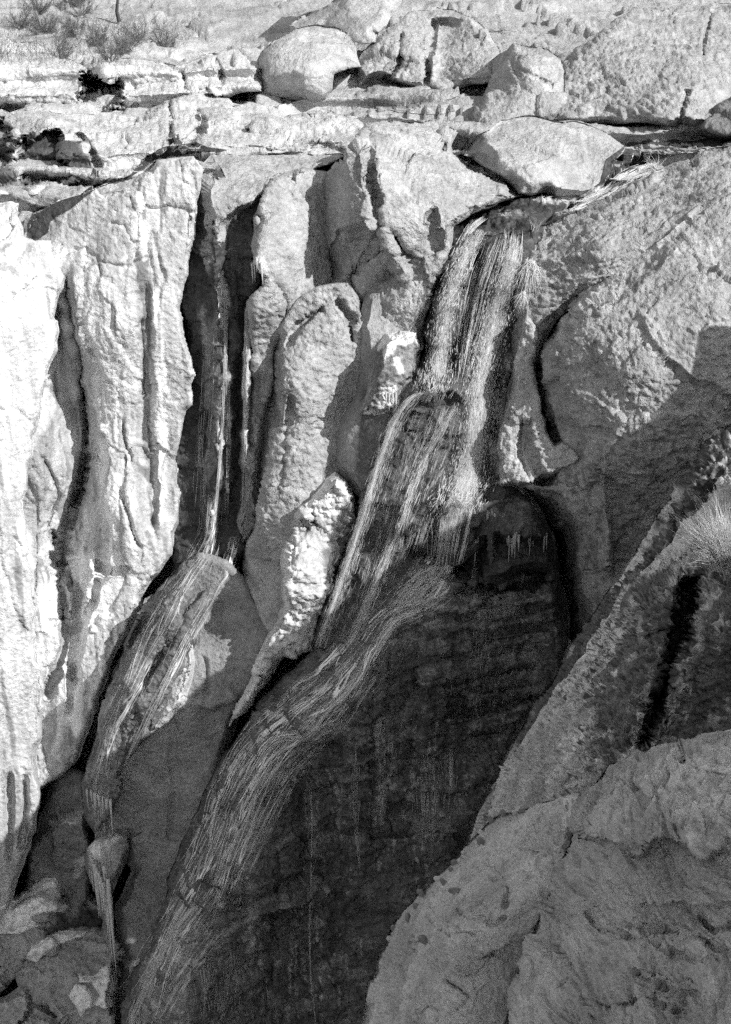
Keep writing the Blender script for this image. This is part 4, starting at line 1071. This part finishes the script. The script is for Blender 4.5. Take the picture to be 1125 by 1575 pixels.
def tube_strip(P, r, V, Fc):
    """a thin three-sided thread along P"""
    n = len(P)
    b = 3 * NV[0] if V else 0
    NV[0] = (NV[0] if V else 0) + n
    t = np.gradient(P, axis=0)
    t /= np.linalg.norm(t, axis=1, keepdims=True) + 1e-9
    x = np.cross(t, np.array((0, -1.0, .2)))
    x /= np.linalg.norm(x, axis=1, keepdims=True) + 1e-9
    y = np.cross(x, t)
    ring = []
    for k in range(3):
        a = k * 2.0944 + .5
        ring.append(P + (x * math.cos(a) + y * math.sin(a)) * r[:, None])
    V.append(np.stack(ring, 1).reshape(-1, 3))
    i = np.arange(n - 1) * 3 + b
    for k in range(3):
        k2 = (k + 1) % 3
        Fc.append(np.stack([i + k, i + 3 + k, i + 3 + k2, i + k2], 1))


def strands(parent, flows, seed=1, mat='strand'):
    """flows: (left edge, right edge, count, mean length px, width px, wiggle px, stand-off m)"""
    rng = np.random.RandomState(seed)
    V, Fc = [], []
    for (Lp, Rp, cnt, ln, wd, wig, off) in flows:
        tot = flow_len(Lp)
        t = np.linspace(0, 1, 300)
        Lx, Rx = pl_interp(Lp, t), pl_interp(Rp, t)
        cl = rng.normal(.5, .25, max(3, cnt // 16))
        for _ in range(int(cnt * 1.7)):
            s = rng.normal(.5, .22) if rng.rand() < .5 else cl[rng.randint(len(cl))] + rng.normal(0, .03)
            l = min(1.0, ln * rng.uniform(.4, 1.8) / tot)
            t0 = rng.uniform(0, max(.001, 1 - l))
            tt = np.linspace(max(t0, 0), min(1, t0 + l), max(4, int(l * tot / 6)))
            if tt[-1] - tt[0] < .004:
                continue
            sx = s + smooth1(np.cumsum(rng.normal(0, .014, len(tt))), 2)
            pl_ = np.stack([np.interp(tt, t, Lx[:, k]) * (1 - sx) + np.interp(tt, t, Rx[:, k]) * sx for k in (0, 1)], 1)
            pl_ += np.stack([smooth1(rng.normal(0, wig, len(tt)), 1), smooth1(rng.normal(0, wig * .5, len(tt)), 1)], 1)
            Y = np.array([hitY(a, b) for a, b in pl_])
            Y = smooth1(np.minimum(Y, smooth1(Y, 2) + .1), 2) - off * rng.uniform(.3, 1.2)
            P = unproj(pl_[:, 0], pl_[:, 1], Y)
            w = wd * rng.uniform(.3, 1.0) * Y.mean() / FPX * (.52 if mat == 'bright' else .42)
            r = w * (0.12 + 0.88 * np.sin(np.linspace(0.02, .98, len(tt)) * np.pi) ** .7) * np.exp(smooth1(rng.normal(0, .5, len(tt)), 1))
            r = r * np.clip(.2 + tt * 7 + rng.uniform(-.15, .3), .12, 1)
            tube_strip(P, r, V, Fc)
    V = np.concatenate(V)
    o = link_mesh('water_strands', V, [np.concatenate(Fc)], M[mat], parent, True, parent.location)
    o['kind'] = 'stuff'
    return o


def drape(off):
    def f(u, v):
        y = np.array([hitY(a, b) for a, b in zip(u, v)])
        return y - off
    return f


mass('stream', [(1460, 196), (1125, 208), (1040, 212), (968, 224), (936, 246), (926, 280), (892, 304), (850, 306), (796, 304), (756, 314), (722, 336), (726, 362), (760, 360), (808, 358), (846, 344), (880, 328), (930, 302), (985, 270), (1020, 244), (1125, 228), (1460, 212)],
     drape(.06), 'water', 2.0, 0, 8, .1, 'wet', .06, .5, seed=20, kind='structure', jit=2.5,
     stains_shade=[('poly', [(900, 300), (960, 268), (1000, 250), (1016, 252), (960, 284), (900, 318), (872, 322)], .7, 10, {'run': 0, 'k': 1.6, 'wet': .2}), ('line', [(820, 308), (880, 312)], .45, 5, {'w': 3, 'run': 0}), ('poly', [(772, 330), (800, 324), (810, 334), (780, 344)], .3, 8, {'run': 0})],
     label='shallow stream sliding over dark rock to the lip of the main fall')
mass('stream', [(40, 368), (50, 334), (90, 306), (140, 293), (185, 277), (208, 252), (240, 230), (300, 222), (350, 228), (300, 234), (264, 238), (220, 264), (190, 284), (150, 295), (110, 316), (80, 342), (58, 372)],
     drape(.06), 'water', 2.0, 0, 6, .1, 'wet', .06, .3, seed=10, kind='structure', jit=3.0, label='narrow dark stream curving across the ledge to the pale wall')
mass('pool', [(560, 150), (600, 140), (640, 142), (690, 156), (700, 172), (660, 176), (600, 170), (556, 162)], drape(.06), 'none', 3, 0, 6, .2, 'wet', .26, .3, seed=9, kind='structure', label='still grey pool on the plateau below the layered outcrop')

def rivulets(parent, specs, seed=1, mat='strand'):
    """specs: (left edge, right edge, how many, wander px, width px, stand-off m): each wanders its own way and splits into threads"""
    rng = np.random.RandomState(seed)
    V, Fc = [], []
    for (Lp, Rp, cnt, wan, wd, off) in specs:
        tot = flow_len(Lp)
        n = int(tot / 5)
        t = np.linspace(0, 1, n)
        Lx, Rx = pl_interp(Lp, t), pl_interp(Rp, t)
        Wd = np.hypot(*(Rx - Lx).T) + 1
        for _ in range(cnt):
            s0 = rng.uniform(.02, .98)
            l = int(n * rng.uniform(.25, .95))
            i0 = rng.randint(0, max(1, n - l))
            sl = slice(i0, i0 + l)
            if l < 8:
                continue
            wob = smooth1(np.cumsum(rng.normal(0, wan * .35, l)), 4)
            wob -= np.linspace(wob[0], wob[-1], l) * rng.uniform(.3, 1)
            for th in range(rng.randint(2, 5)):
                o2 = smooth1(np.cumsum(rng.normal(0, .45, l)), 2) + rng.normal(0, 1.0)
                sx = s0 + (wob + o2) / Wd[sl]
                px = np.stack([Lx[sl, k] * (1 - sx) + Rx[sl, k] * sx for k in (0, 1)], 1)
                a = rng.randint(0, max(1, l // 2))
                b = min(l, a + max(6, int(l * rng.uniform(.3, 1))))
                px = px[a:b]
                if len(px) < 5:
                    continue
                Y = np.array([hitY(x, y) for x, y in px])
                Y = smooth1(np.minimum(Y, smooth1(Y, 2) + .08), 2) - off * rng.uniform(.4, 1.2)
                P = unproj(px[:, 0], px[:, 1], Y)
                r = wd * rng.uniform(.35, 1.0) * Y.mean() / FPX * .42 * (0.1 + .9 * np.sin(np.linspace(.02, .98, len(px)) * np.pi) ** .5)
                r = r * np.exp(smooth1(rng.normal(0, .45, len(px)), 1))
                tube_strip(P, r, V, Fc)
    o = link_mesh('rivulets', np.concatenate(V), [np.concatenate(Fc)], M[mat], parent, True, parent.location)
    o['kind'] = 'stuff'
    return o


M['strand_white'] = water_material('white_water_threads', False)
M['strand_white'].node_tree.nodes['Principled BSDF'].inputs['Base Color'].default_value = (.85, .85, .85, 1)

# main double fall
wf = empty('waterfall', at(700, 760, 40), 'main twin waterfall pouring from the stream lip', 'waterfall')
A_L = [(722, 350), (694, 400), (670, 460), (656, 520), (644, 575), (640, 604)]
A_R = [(756, 352), (730, 400), (712, 460), (704, 520), (698, 580), (692, 606)]
B_L = [(788, 358), (766, 400), (746, 460), (726, 530), (710, 600), (698, 680), (680, 740), (668, 800)]
B_R = [(808, 376), (800, 420), (790, 480), (778, 560), (768, 640), (758, 710), (752, 750), (738, 790)]
veil(wf, A_L, A_R, .52, .25)
veil(wf, B_L, B_R, .54, .25)
veil(wf, [(744, 328), (716, 352), (690, 402), (668, 470)], [(756, 336), (730, 356), (706, 404), (688, 470)], .42, .1)
veil(wf, [(738, 350), (712, 440), (700, 540), (694, 600)], [(800, 362), (770, 440), (728, 540), (712, 610)], .28, .12)
veil(wf, [(700, 650), (672, 740), (664, 800), (660, 880)], [(762, 640), (756, 740), (726, 800), (708, 872)], .42, .22)
veil(wf, [(680, 732), (656, 780), (660, 840)], [(766, 732), (756, 780), (716, 836)], .42, .3)
veil(wf, [(752, 560), (756, 640), (758, 745)], [(800, 560), (788, 640), (782, 750)], .26, .08)
strands(wf, [(A_L, A_R, 1500, 5, 1.2, .8, .4), (B_L, B_R, 2200, 5, 1.2, .8, .4), ([(740, 330), (716, 352), (690, 402)], [(756, 336), (730, 356), (706, 404)], 90, 40, 1.0, .8, .12), ([(776, 346), (770, 390), (750, 450)], [(806, 352), (802, 400), (792, 460)], 90, 34, 1.0, .8, .15), ([(745, 350), (712, 450), (700, 590)], [(796, 356), (760, 450), (716, 590)], 70, 70, 1.1, .8, .15),
             ([(670, 790), (664, 880)], [(728, 770), (708, 870)], 60, 40, 1.3, .8, .25), ([(722, 790), (704, 868)], [(727, 790), (708, 868)], 8, 80, 1.6, .6, .2),
             ([(690, 730), (664, 790)], [(766, 730), (738, 790)], 420, 9, 1.4, 2.6, .4), ([(640, 600), (632, 620)], [(700, 596), (690, 616)], 60, 16, 1.6, 2.0, .3),
             ([(735, 745), (795, 752), (836, 800)], [(745, 738), (800, 744), (845, 796)], 14, 40, 1.0, 1.0, .1)], 3)

wr = empty('waterfall', at(880, 322, 45), 'short white rapid feeding the pool above the main fall', 'waterfall')
R_L = [(1004, 246), (960, 262), (926, 288), (880, 312)]
R_R = [(1030, 258), (985, 274), (930, 304), (880, 326)]
veil(wr, R_L, R_R, .5, .12)
strands(wr, [(R_L, R_R, 330, 14, 1.5, 1.2, .15)], 13)

# the jet thrown off to the left and its side strand
wj = empty('waterfall', at(520, 980, 40), 'long thin jet thrown left from a rock step', 'waterfall')
C_L = [(654, 598), (624, 612), (598, 648), (576, 710), (552, 784), (526, 864), (502, 940), (480, 998)]
C_R = [(690, 604), (656, 616), (630, 656), (606, 724), (582, 800), (556, 880), (528, 950), (508, 1004)]
veil(wj, C_L, C_R, .36, .3)
C_M = [(676, 604), (640, 614), (613, 652), (590, 718), (566, 794), (542, 870), (514, 946), (492, 1000)]
veil(wj, C_L, C_M, .54, .35)
D_L = [(696, 616), (664, 670), (634, 724), (610, 800), (584, 860), (556, 930), (528, 992)]
D_R = [(712, 620), (678, 680), (652, 730), (628, 800), (600, 868), (574, 936), (542, 996)]
veil(wj, D_L, D_R, .40, .2)
veil(wj, [(640, 620), (600, 720), (570, 860), (530, 980)], [(706, 630), (690, 720), (640, 800), (580, 930)], .20, .08)
veil(wj, [(650, 616), (606, 720), (566, 860), (510, 1000)], [(716, 630), (700, 720), (650, 810), (590, 930)], .35, .12, mat='rill')
veil(wj, [(612, 800), (606, 850)], [(700, 770), (664, 858)], .25, .1)
strands(wj, [(C_L, C_M, 700, 14, .8, .6, .35), (C_L, C_M, 60, 70, .7, .5, .35), (C_L, C_R, 300, 10, .8, .8, .3), (D_L, D_R, 420, 12, 1.0, 1.0, .25), ([(645, 620), (600, 740), (540, 960)], [(700, 630), (660, 760), (590, 920)], 260, 16, .9, .7, .1),
             ([(606, 805), (600, 850)], [(690, 775), (660, 855)], 70, 20, .9, .6, .1)], 4)

# lower cascade sliding over the dark cliff
wc = empty('waterfall', at(200, 1570, 38), 'lower cascade fanning in fine threads over the dark cliff', 'waterfall')
E_L = [(662, 846), (636, 886), (590, 924), (540, 976), (484, 1036), (436, 1070), (392, 1110), (352, 1160), (322, 1220), (296, 1290), (264, 1370), (232, 1450), (180, 1580)]
E_R = [(712, 850), (708, 886), (660, 944), (616, 962), (580, 1030), (540, 1090), (476, 1138), (440, 1160), (400, 1230), (360, 1320), (320, 1390), (276, 1450), (218, 1580)]
core1 = ([(690, 850), (682, 886), (650, 922), (606, 944), (566, 1000), (546, 1044), (500, 1086), (466, 1124), (424, 1132), (388, 1164)], [(710, 850), (702, 890), (666, 936), (622, 954), (580, 1012), (560, 1052), (514, 1098), (474, 1138), (430, 1142), (398, 1176)])
core2 = ([(524, 988), (484, 1030), (452, 1050), (420, 1080), (384, 1104), (352, 1150), (330, 1200)], [(536, 994), (500, 1036), (464, 1056), (432, 1086), (394, 1116), (362, 1158), (338, 1210)])
core3 = ([(304, 1388), (266, 1420), (238, 1470), (206, 1540), (184, 1590)], [(322, 1384), (284, 1424), (252, 1480), (222, 1550), (200, 1600)])
veil(wc, *core1, .44, .12)
veil(wc, *core2, .2, .1)
veil(wc, *core3, .42, .12)
veil(wc, E_L, E_R, 1.25, .07, mat='rill')
veil(wc, [(a - 14, b - 4) for a, b in E_L], [(a + 26, b + 14) for a, b in E_R], .45, .10, mat='rill')
veil(wc, [(470, 1120), (400, 1180), (340, 1300), (312, 1390)], [(560, 1090), (480, 1180), (420, 1300), (370, 1410)], .9, .1, mat='rill')
veil(wc, [(300, 1380), (236, 1480), (180, 1585)], [(400, 1390), (330, 1480), (270, 1585)], .8, .1, mat='rill')
veil(wc, *core1, 1.4, .15, mat='rill')
veil(wc, *core2, 1.3, .13, mat='rill')
rivulets(wc, [(core1[0], core1[1], 7, 2.5, 1.5, .14), (core2[0], core2[1], 4, 2.5, 1.3, .12), (E_L, E_R, 8, 6, 1.7, .1), ([(470, 1120), (400, 1180), (340, 1300), (318, 1390)], [(520, 1100), (450, 1180), (390, 1290), (340, 1400)], 6, 4, 1.7, .12)], 21, 'strand_white')
veil(wc, [(648, 874), (620, 920), (580, 940)], [(716, 872), (690, 900), (620, 956)], .34, .2)
fan = []
for k, (a, b) in enumerate([((440, 1130), (318, 1300)), ((452, 1134), (322, 1330)), ((462, 1134), (334, 1350)), ((470, 1138), (346, 1370)), ((430, 1140), (300, 1330)), ((410, 1150), (296, 1300)), ((500, 1140), (352, 1384))]):
    mid = ((a[0] * .45 + b[0] * .55) - 6, a[1] * .55 + b[1] * .45)
    fan.append(([a, (a[0] - 50, a[1] + 46), mid, b], [(a[0] + 4, a[1] + 3), (a[0] - 46, a[1] + 50), (mid[0] + 4, mid[1] + 3), (b[0] + 5, b[1] + 4)], 8, 80, 1.2, .9, .12))
strands(wc, fan[::3] + [(core3[0], core3[1], 90, 50, 1.0, .9, .14),
                   ([(650, 866), (590, 930)], [(716, 866), (650, 940)], 420, 9, 1.3, 2.4, .2), ([(276, 1380), (240, 1450), (190, 1580)], [(330, 1400), (300, 1450), (240, 1560)], 40, 40, .9, 1.2, .1),
                   ([(560, 1010), (480, 1120), (470, 1150)], [(620, 960), (560, 1080), (490, 1160)], 40, 40, .8, 1.0, .06)], 5)

# thin trickles on the overhang
wt = empty('waterfall', at(478, 1575, 38), 'thread-thin trickle falling down the dark overhang', 'waterfall')
strands(wt, [([(476, 1190), (478, 1280), (476, 1380), (474, 1480), (484, 1590)], [(479, 1190), (482, 1280), (480, 1380), (480, 1480), (490, 1590)], 60, 34, .7, .7, .1)], 6)
wt2 = empty('waterfall', at(590, 1400, 38.5), 'broken white drips streaking the shadowed cliff face', 'waterfall')
strands(wt2, [([(546, 1140), (538, 1220), (544, 1270), (552, 1340)], [(550, 1140), (556, 1220), (552, 1270), (556, 1340)], 34, 36, .8, .7, .06), ([(588, 1100), (576, 1150), (580, 1190), (584, 1270)], [(594, 1100), (606, 1150), (598, 1190), (590, 1270)], 70, 14, 1.2, 1.2, .06),
              ([(600, 1150), (620, 1330)], [(720, 1130), (690, 1300)], 90, 34, .7, .4, .06), ([(690, 1150), (690, 1225)], [(698, 1150), (696, 1220)], 14, 40, 1.0, .5, .06),
              ([(240, 1470), (250, 1575)], [(390, 1440), (400, 1575)], 90, 30, .8, .6, .06), ([(650, 950), (680, 1120)], [(860, 900), (800, 1080)], 120, 18, .7, .6, .05)], 7)

# left gully fall and cascade
wg = empty('waterfall', at(140, 1200, 40), 'grey cascade running from the gully down a ribbed ramp', 'waterfall')
G1 = ([(314, 760), (310, 812), (290, 852), (244, 916), (204, 990), (172, 1066), (142, 1140), (130, 1210)], [(340, 760), (338, 812), (328, 856), (292, 920), (262, 980), (222, 1060), (186, 1130), (160, 1230)])
G2 = ([(352, 826), (340, 872), (322, 906), (292, 960), (258, 1030), (216, 1110), (176, 1210)], [(372, 826), (362, 876), (346, 900), (312, 964), (276, 1030), (236, 1110), (196, 1200)])
veil(wg, *G1, .2, .1)
veil(wg, *G2, .22, .1)
veil(wg, *G1, 1.1, .12, mat='rill')
veil(wg, *G2, 1.1, .12, mat='rill')
rivulets(wg, [(G1[0], G1[1], 4, 3, 1.2, .1), (G2[0], G2[1], 3, 2.5, 1.2, .1)], 22)
strands(wg, [(G1[0], G1[1], 110, 24, .8, 1.6, .1), (G2[0], G2[1], 80, 24, .8, 1.6, .1), ([(340, 420), (344, 520), (340, 640), (330, 760), (318, 840)], [(348, 420), (350, 520), (346, 640), (338, 760), (330, 840)], 60, 120, 1.3, .5, .12),
             ([(306, 500), (304, 620), (296, 800)], [(330, 500), (328, 620), (312, 800)], 40, 60, .8, .4, .06), ([(350, 560), (346, 800)], [(356, 560), (354, 800)], 20, 60, .9, .4, .06), ([(374, 480), (374, 640), (368, 820)], [(382, 480), (382, 640), (378, 820)], 60, 90, 1.3, .5, .1), ([(136, 1200), (144, 1300), (160, 1400), (172, 1560)], [(172, 1200), (170, 1300), (176, 1400), (184, 1560)], 160, 40, .9, .8, .1)], 8, 'strand_grey')

# ------------------------------------------------------------------ snow
SN = [([(-60, 1404), (0, 1396), (38, 1372), (70, 1352), (90, 1354), (98, 1374), (86, 1384), (104, 1390), (96, 1400), (60, 1404), (42, 1412), (58, 1424), (30, 1432), (4, 1430), (-60, 1440)], 'wide snow patch on the boulder below the dark shelf'),
      ([(40, 1472), (48, 1454), (74, 1440), (110, 1434), (136, 1436), (128, 1446), (98, 1452), (72, 1470), (58, 1478)], 'smooth snow cap along the brow of the lower boulder'),
      ([(118, 1498), (146, 1500), (166, 1478), (176, 1490), (180, 1550), (168, 1556), (148, 1546), (152, 1530), (140, 1512), (122, 1510)], 'ragged snow patch at the foot of the icicle prow'),
      ([(108, 1530), (116, 1514), (132, 1516), (142, 1530), (146, 1546), (132, 1552), (124, 1562), (118, 1548)], 'broken snow flecks on the front of the lower boulder'),
      ([(194, 1440), (204, 1434), (214, 1440), (210, 1450), (198, 1450)], 'tiny bright snow patch on the grey slab'),
      ([(192, 1482), (206, 1476), (216, 1472), (216, 1484), (204, 1490), (202, 1500), (196, 1494)], 'small snow scrap beside the lower cascade')]
for k, (pl_, lb) in enumerate(SN):
    mass('snow_patch', pl_, drape(.16), 'snow', 2.0, .2, 7, .12, 'pale', .8, jit=2.0, seed=60 + k, weld=0, label=lb, cat='snow', group='snow patches at the foot of the gorge')

# ------------------------------------------------------------------ icicles
def icicle(parent, u, v0, v1, wpx, Y, rng, mat='icicle'):
    n = 7
    t = np.linspace(0, 1, n)
    a = np.array(at(u, v0, Y))
    b = np.array(at(u + rng.uniform(-1, 1), v1, Y))
    b[:2] = a[:2] + rng.normal(0, .02, 2)
    L = a[2] - b[2]
    R = wpx * Y / FPX * .5
    k = 6
    V = []
    for i in range(n):
        r = R * (1 - t[i] ** 1.3) * rng.uniform(.8, 1.15) + .003
        c = a * (1 - t[i]) + b * t[i]
        for j in range(k):
            an = j / k * 6.2832
            V.append((c[0] + r * math.cos(an), c[1] + r * math.sin(an), c[2]))
    idx = np.arange(n * k).reshape(n, k)
    q = np.stack([idx[:-1], idx[1:], np.roll(idx, -1, 1)[1:], np.roll(idx, -1, 1)[:-1]], -1).reshape(-1, 4)
    return link_mesh('icicle', V, [q], M[mat], parent, True, Vector(V[-1]))


def curtain(label, specs, off, seed, group='icicle curtains', mat='icicle'):
    rng = np.random.RandomState(seed)
    u, v0, v1, w = specs[0]
    root = empty('icicle_curtain', at(u, v1, hitY(u, v0)), label, 'icicles', group)
    for (u, v0, v1, w) in specs:
        icicle(root, u, v0, v1, w, hitY(u, v0 + 3) - off, rng, mat)


rg = random.Random(4)
curtain('long icicles hanging from the snow-capped prow', [(136 + i * 3.2, 1306 + i * 7, 1306 + i * 7 + rg.uniform(40, 90), rg.uniform(5, 9)) for i in range(11)] + [(160, 1330, 1480, 8), (166, 1350, 1500, 9), (170, 1380, 1496, 8)], .12, 1)
curtain('icicles fringing the dark hooded boulder', [(750 + rg.uniform(-2, 2), 786, 830, 6), (758, 784, 890, 8), (762, 790, 896, 7)] + [(780 + i * 2.6 + rg.uniform(-1, 1), 822 + rg.uniform(-4, 6), 828 + rg.uniform(8, 46), rg.uniform(1.6, 5)) for i in range(8)] + [(814 + i * 2.4 + rg.uniform(-1, 1), 828 + rg.uniform(-4, 5), 834 + rg.uniform(6, 32), rg.uniform(1.6, 4)) for i in range(4)] + [(838, 822, 862, 4), (841, 820, 846, 3), (732, 830, 872, 4), (736, 826, 852, 3)], .1, 2, mat='icicle_grey')
curtain('short icicles below the left cascade lip', [(134 + i * 6, 1212 + i * 3, 1212 + i * 3 + rg.uniform(20, 60), rg.uniform(4, 8)) for i in range(7)], .1, 3)
curtain('thin icicles beneath the lit knobbly buttress', [(388 + i * 3.4, 396 + abs(i - 2) * 4, 396 + rg.uniform(20, 42), rg.uniform(3, 5)) for i in range(5)], .15, 4)
curtain('ice drips at the foot of the snow-capped crag', [(594 + i * 5, 606 + rg.uniform(-4, 4), 622 + rg.uniform(0, 14), 4) for i in range(4)], .1, 6)

# ------------------------------------------------------------------ grass and brush
def blades(name, base, dirs, mat, seed, w, parent=None, origin=None):
    rng = np.random.RandomState(seed)
    V, Fc = [], []
    for (p, d, L, droop) in dirs:
        n = 6
        t = np.linspace(0, 1, n)
        P = np.array(p)[None] + np.array(d)[None] * (t * L)[:, None] + np.array((0, 0, -1.0))[None] * (droop * L * t ** 2)[:, None]
        P += rng.normal(0, L * .012, P.shape)
        tube_strip(P, w * (1.05 - t) * rng.uniform(.6, 1.3), V, Fc)
    return link_mesh(name, np.concatenate(V), [np.concatenate(Fc)], mat, parent, True, origin or base)


def tuft(u, v, h, n, lean, spread, label, droop=.3, mat='grass', seed=1, w=.006, dY=.15, group=None):
    rng = np.random.RandomState(seed)
    Y = hitY(u, v) - dY
    b = at(u, v, Y)
    ds = []
    for _ in range(n):
        d = np.array((lean[0] + rng.normal(0, spread), -.25 + rng.normal(0, spread * .8), lean[1] + rng.normal(0, spread * .6)))
        d /= np.linalg.norm(d)
        ds.append((np.array(b) + rng.normal(0, h * .08, 3), d, h * rng.uniform(.5, 1.2), droop * rng.uniform(.3, 1.5)))
    o = blades('grass_tuft', b, ds, M[mat], seed, w)
    tag(o, label, 'grass', group)


tuft(1116, 862, 1.25, 900, (-.25, 1.0), .42, 'large pale dry grass tuft at the right edge on the icy slope', .15, seed=2, w=.0055)
tuft(816, 404, .85, 150, (.1, -.6), .35, 'pale dry grass hanging beside the main fall', .4, seed=3, w=.008, dY=.3)
tuft(806, 450, .4, 60, (-.1, -.5), .4, 'small dry grass wisp below the hanging grass', .4, seed=4, w=.007, dY=.3)
tuft(1010, 262, .7, 60, (-.4, .8), .5, 'thin grass stalks on the stream bank', .2, seed=5, w=.006)
tuft(822, 356, .6, 14, (.3, .8), .4, 'a few bare stalks at the lip of the fall', .1, seed=6, w=.006)

rb = np.random.RandomState(11)
SH = [(30, 40, 'sparse'), (70, 50, 'dense'), (120, 60, 'dense'), (95, 90, 'sparse'), (150, 70, 'dense'), (190, 80, 'dense'), (60, 20, 'dense'), (130, 24, 'sparse'), (215, 62, 'sparse'), (255, 72, 'sparse'), (170, 96, 'sparse'), (110, 8, 'dense')]
WH = ['beside the far corner', 'left of the bushy clump', 'in the middle of the brush', 'on the ledge edge', 'right of the brush middle', 'above the ledge', 'near the top corner', 'below the dark trunk', 'right of the dark trunk', 'at the end of the brush', 'overhanging the split cave', 'at the very top']
for k, (u, v, kd) in enumerate(SH):
    Y = hitY(u, v) - .1
    b = at(u, v + 8, Y)
    root = empty('shrub', b, ('dense' if kd == 'dense' else 'thin') + ' grey leafless shrub ' + WH[k], 'shrub', 'grey brush on the plateau')
    st, tw = [], []
    for i in range(14):
        d = np.array((rb.normal(0, .6), rb.normal(0, .6), 1.0))
        d /= np.linalg.norm(d)
        L = rb.uniform(.6, 1.5)
        st.append((np.array(b), d, L, .15))
        for j in range(60 if kd == 'dense' else 34):
            f = rb.uniform(.25, 1)
            p = np.array(b) + d * L * f
            e = d + rb.normal(0, .7, 3)
            e /= np.linalg.norm(e)
            tw.append((p, e, rb.uniform(.15, .5), .1))
    blades('stem', b, st, M['brush'], k, .018, root, b)
    o = blades('twigs', b, tw, M['brush'], k + 50, .009, root, b)
    o['kind'] = 'stuff'
gr = []
for k in range(1500):
    u, v = rb.uniform(0, 300), rb.uniform(30, 100)
    if v > 60 + (300 - u) * .2 + rb.normal(0, 8) or v < 20:
        continue
    p = np.array(at(u, v, hitY(u, v) - .05))
    d = np.array((rb.normal(0, .4), rb.normal(0, .4), 1.0))
    gr.append((p, d / np.linalg.norm(d), rb.uniform(.3, .8), .3))
g = blades('dry_grass', Vector(gr[0][0]), gr, M['brush'], 9, .008)
tag(g, 'short dry grass between the shrubs on the plateau', 'grass', kind='stuff')
tb = at(182, 34, hitY(182, 34) - .3)
tr = empty('tree', tb, 'thin dark tree trunk cut off by the top edge', 'tree')
tp = []
o = blades('trunk', tb, [(np.array(tb), np.array((.06, 0, 1.0)), 2.6, 0.0)], M['bark'], 3, .14, tr, tb)
o = blades('branches', tb, [(np.array(tb) + np.array((.1, 0, 1.6 + .1 * i)), np.array((rb.normal(0, .6), rb.normal(0, .5), .7)), rb.uniform(.6, 1.4), .1) for i in range(12)], M['bark'], 4, .03, tr, tb)

# ------------------------------------------------------------------ loose stones on the near slab
ST_ = [(739, 1294, 22, 60, 'd'), (754, 1262, 18, 80, 'd'), (768, 1246, 18, 70, 'd'), (784, 1240, 12, 20, 'p'), (798, 1238, 16, 10, 'd'), (736, 1276, 10, 30, 'p'), (703, 1302, 9, 60, 'p'), (690, 1318, 12, 40, 'd'), (692, 1336, 9, 80, 'd'),
       (664, 1342, 10, 0, 'p'), (681, 1356, 18, 60, 'd'), (699, 1368, 20, 5, 'd'), (646, 1372, 20, 50, 'd'), (638, 1392, 12, 70, 'd'), (627, 1412, 20, 80, 'd'), (588, 1434, 10, 80, 'p'), (598, 1420, 12, 80, 'd'), (652, 1444, 24, 40, 'd'), (659, 1454, 10, 0, 'p'), (692, 1452, 14, 20, 'p')]
PL = ['beside a pale chip below the top row', 'second in the row along the crest', 'largest upright one of the crest row', 'pale round one of the crest row', 'last of the crest row toward the cleft', 'touching the long dark stone', 'alone on the outline halfway down', 'in the outline gap halfway down', 'just inside the outline halfway down', 'bright knob on the outline',
      'steep one inside the bright knob', 'lying flat, farthest from the outline', 'leaning at the outline shoulder', 'below the outline shoulder', 'standing on end below the shoulder', 'lowest on the outline', 'just above the lowest pale one', 'long one low on the slab face', 'round one touching the long low one', 'faint one past the long low one']
for k, (u, v, sz, ang, c) in enumerate(ST_):
    rng = np.random.RandomState(200 + k)
    Y = hitY(u, v, 16)
    for _ in range(40):
        if Y < 20:
            break
        u, v = u + 1.2, v + 1.2
        Y = hitY(u, v, 16)
    u, v = u + 2, v + 2
    Y = hitY(u, v, 16)
    s = sz * 1.3 * Y / FPX
    b = at(u, v, Y - s * .15)
    me_v = []
    import bmesh
    bm = bmesh.new()
    bmesh.ops.create_icosphere(bm, subdivisions=2, radius=.5)
    cx = math.cos(math.radians(-ang)), math.sin(math.radians(-ang))
    for vt in bm.verts:
        q = np.array(vt.co)
        q = q * (1 + .35 * (rng.rand(1)[0] - .5))
        x, y, z = q[0] * s * 1.1, q[1] * s * .5, q[2] * s * (.5 if sz > 13 else .8)
        z *= 1 - .5 * q[0]
        me_v.append((b.x + x * cx[0] - z * cx[1], b.y + y, b.z + x * cx[1] + z * cx[0]))
    fcs = np.array([[vv.index for vv in f.verts] for f in bm.faces])
    bm.free()
    o = link_mesh('stone', me_v, [fcs], M['stone_dark' if c == 'd' else 'stone_pale'], None, False, b)
    tag(o, ('dark' if c == 'd' else 'pale') + ' small stone on the near slab, ' + PL[k], 'stone', 'loose stones on the near slab')
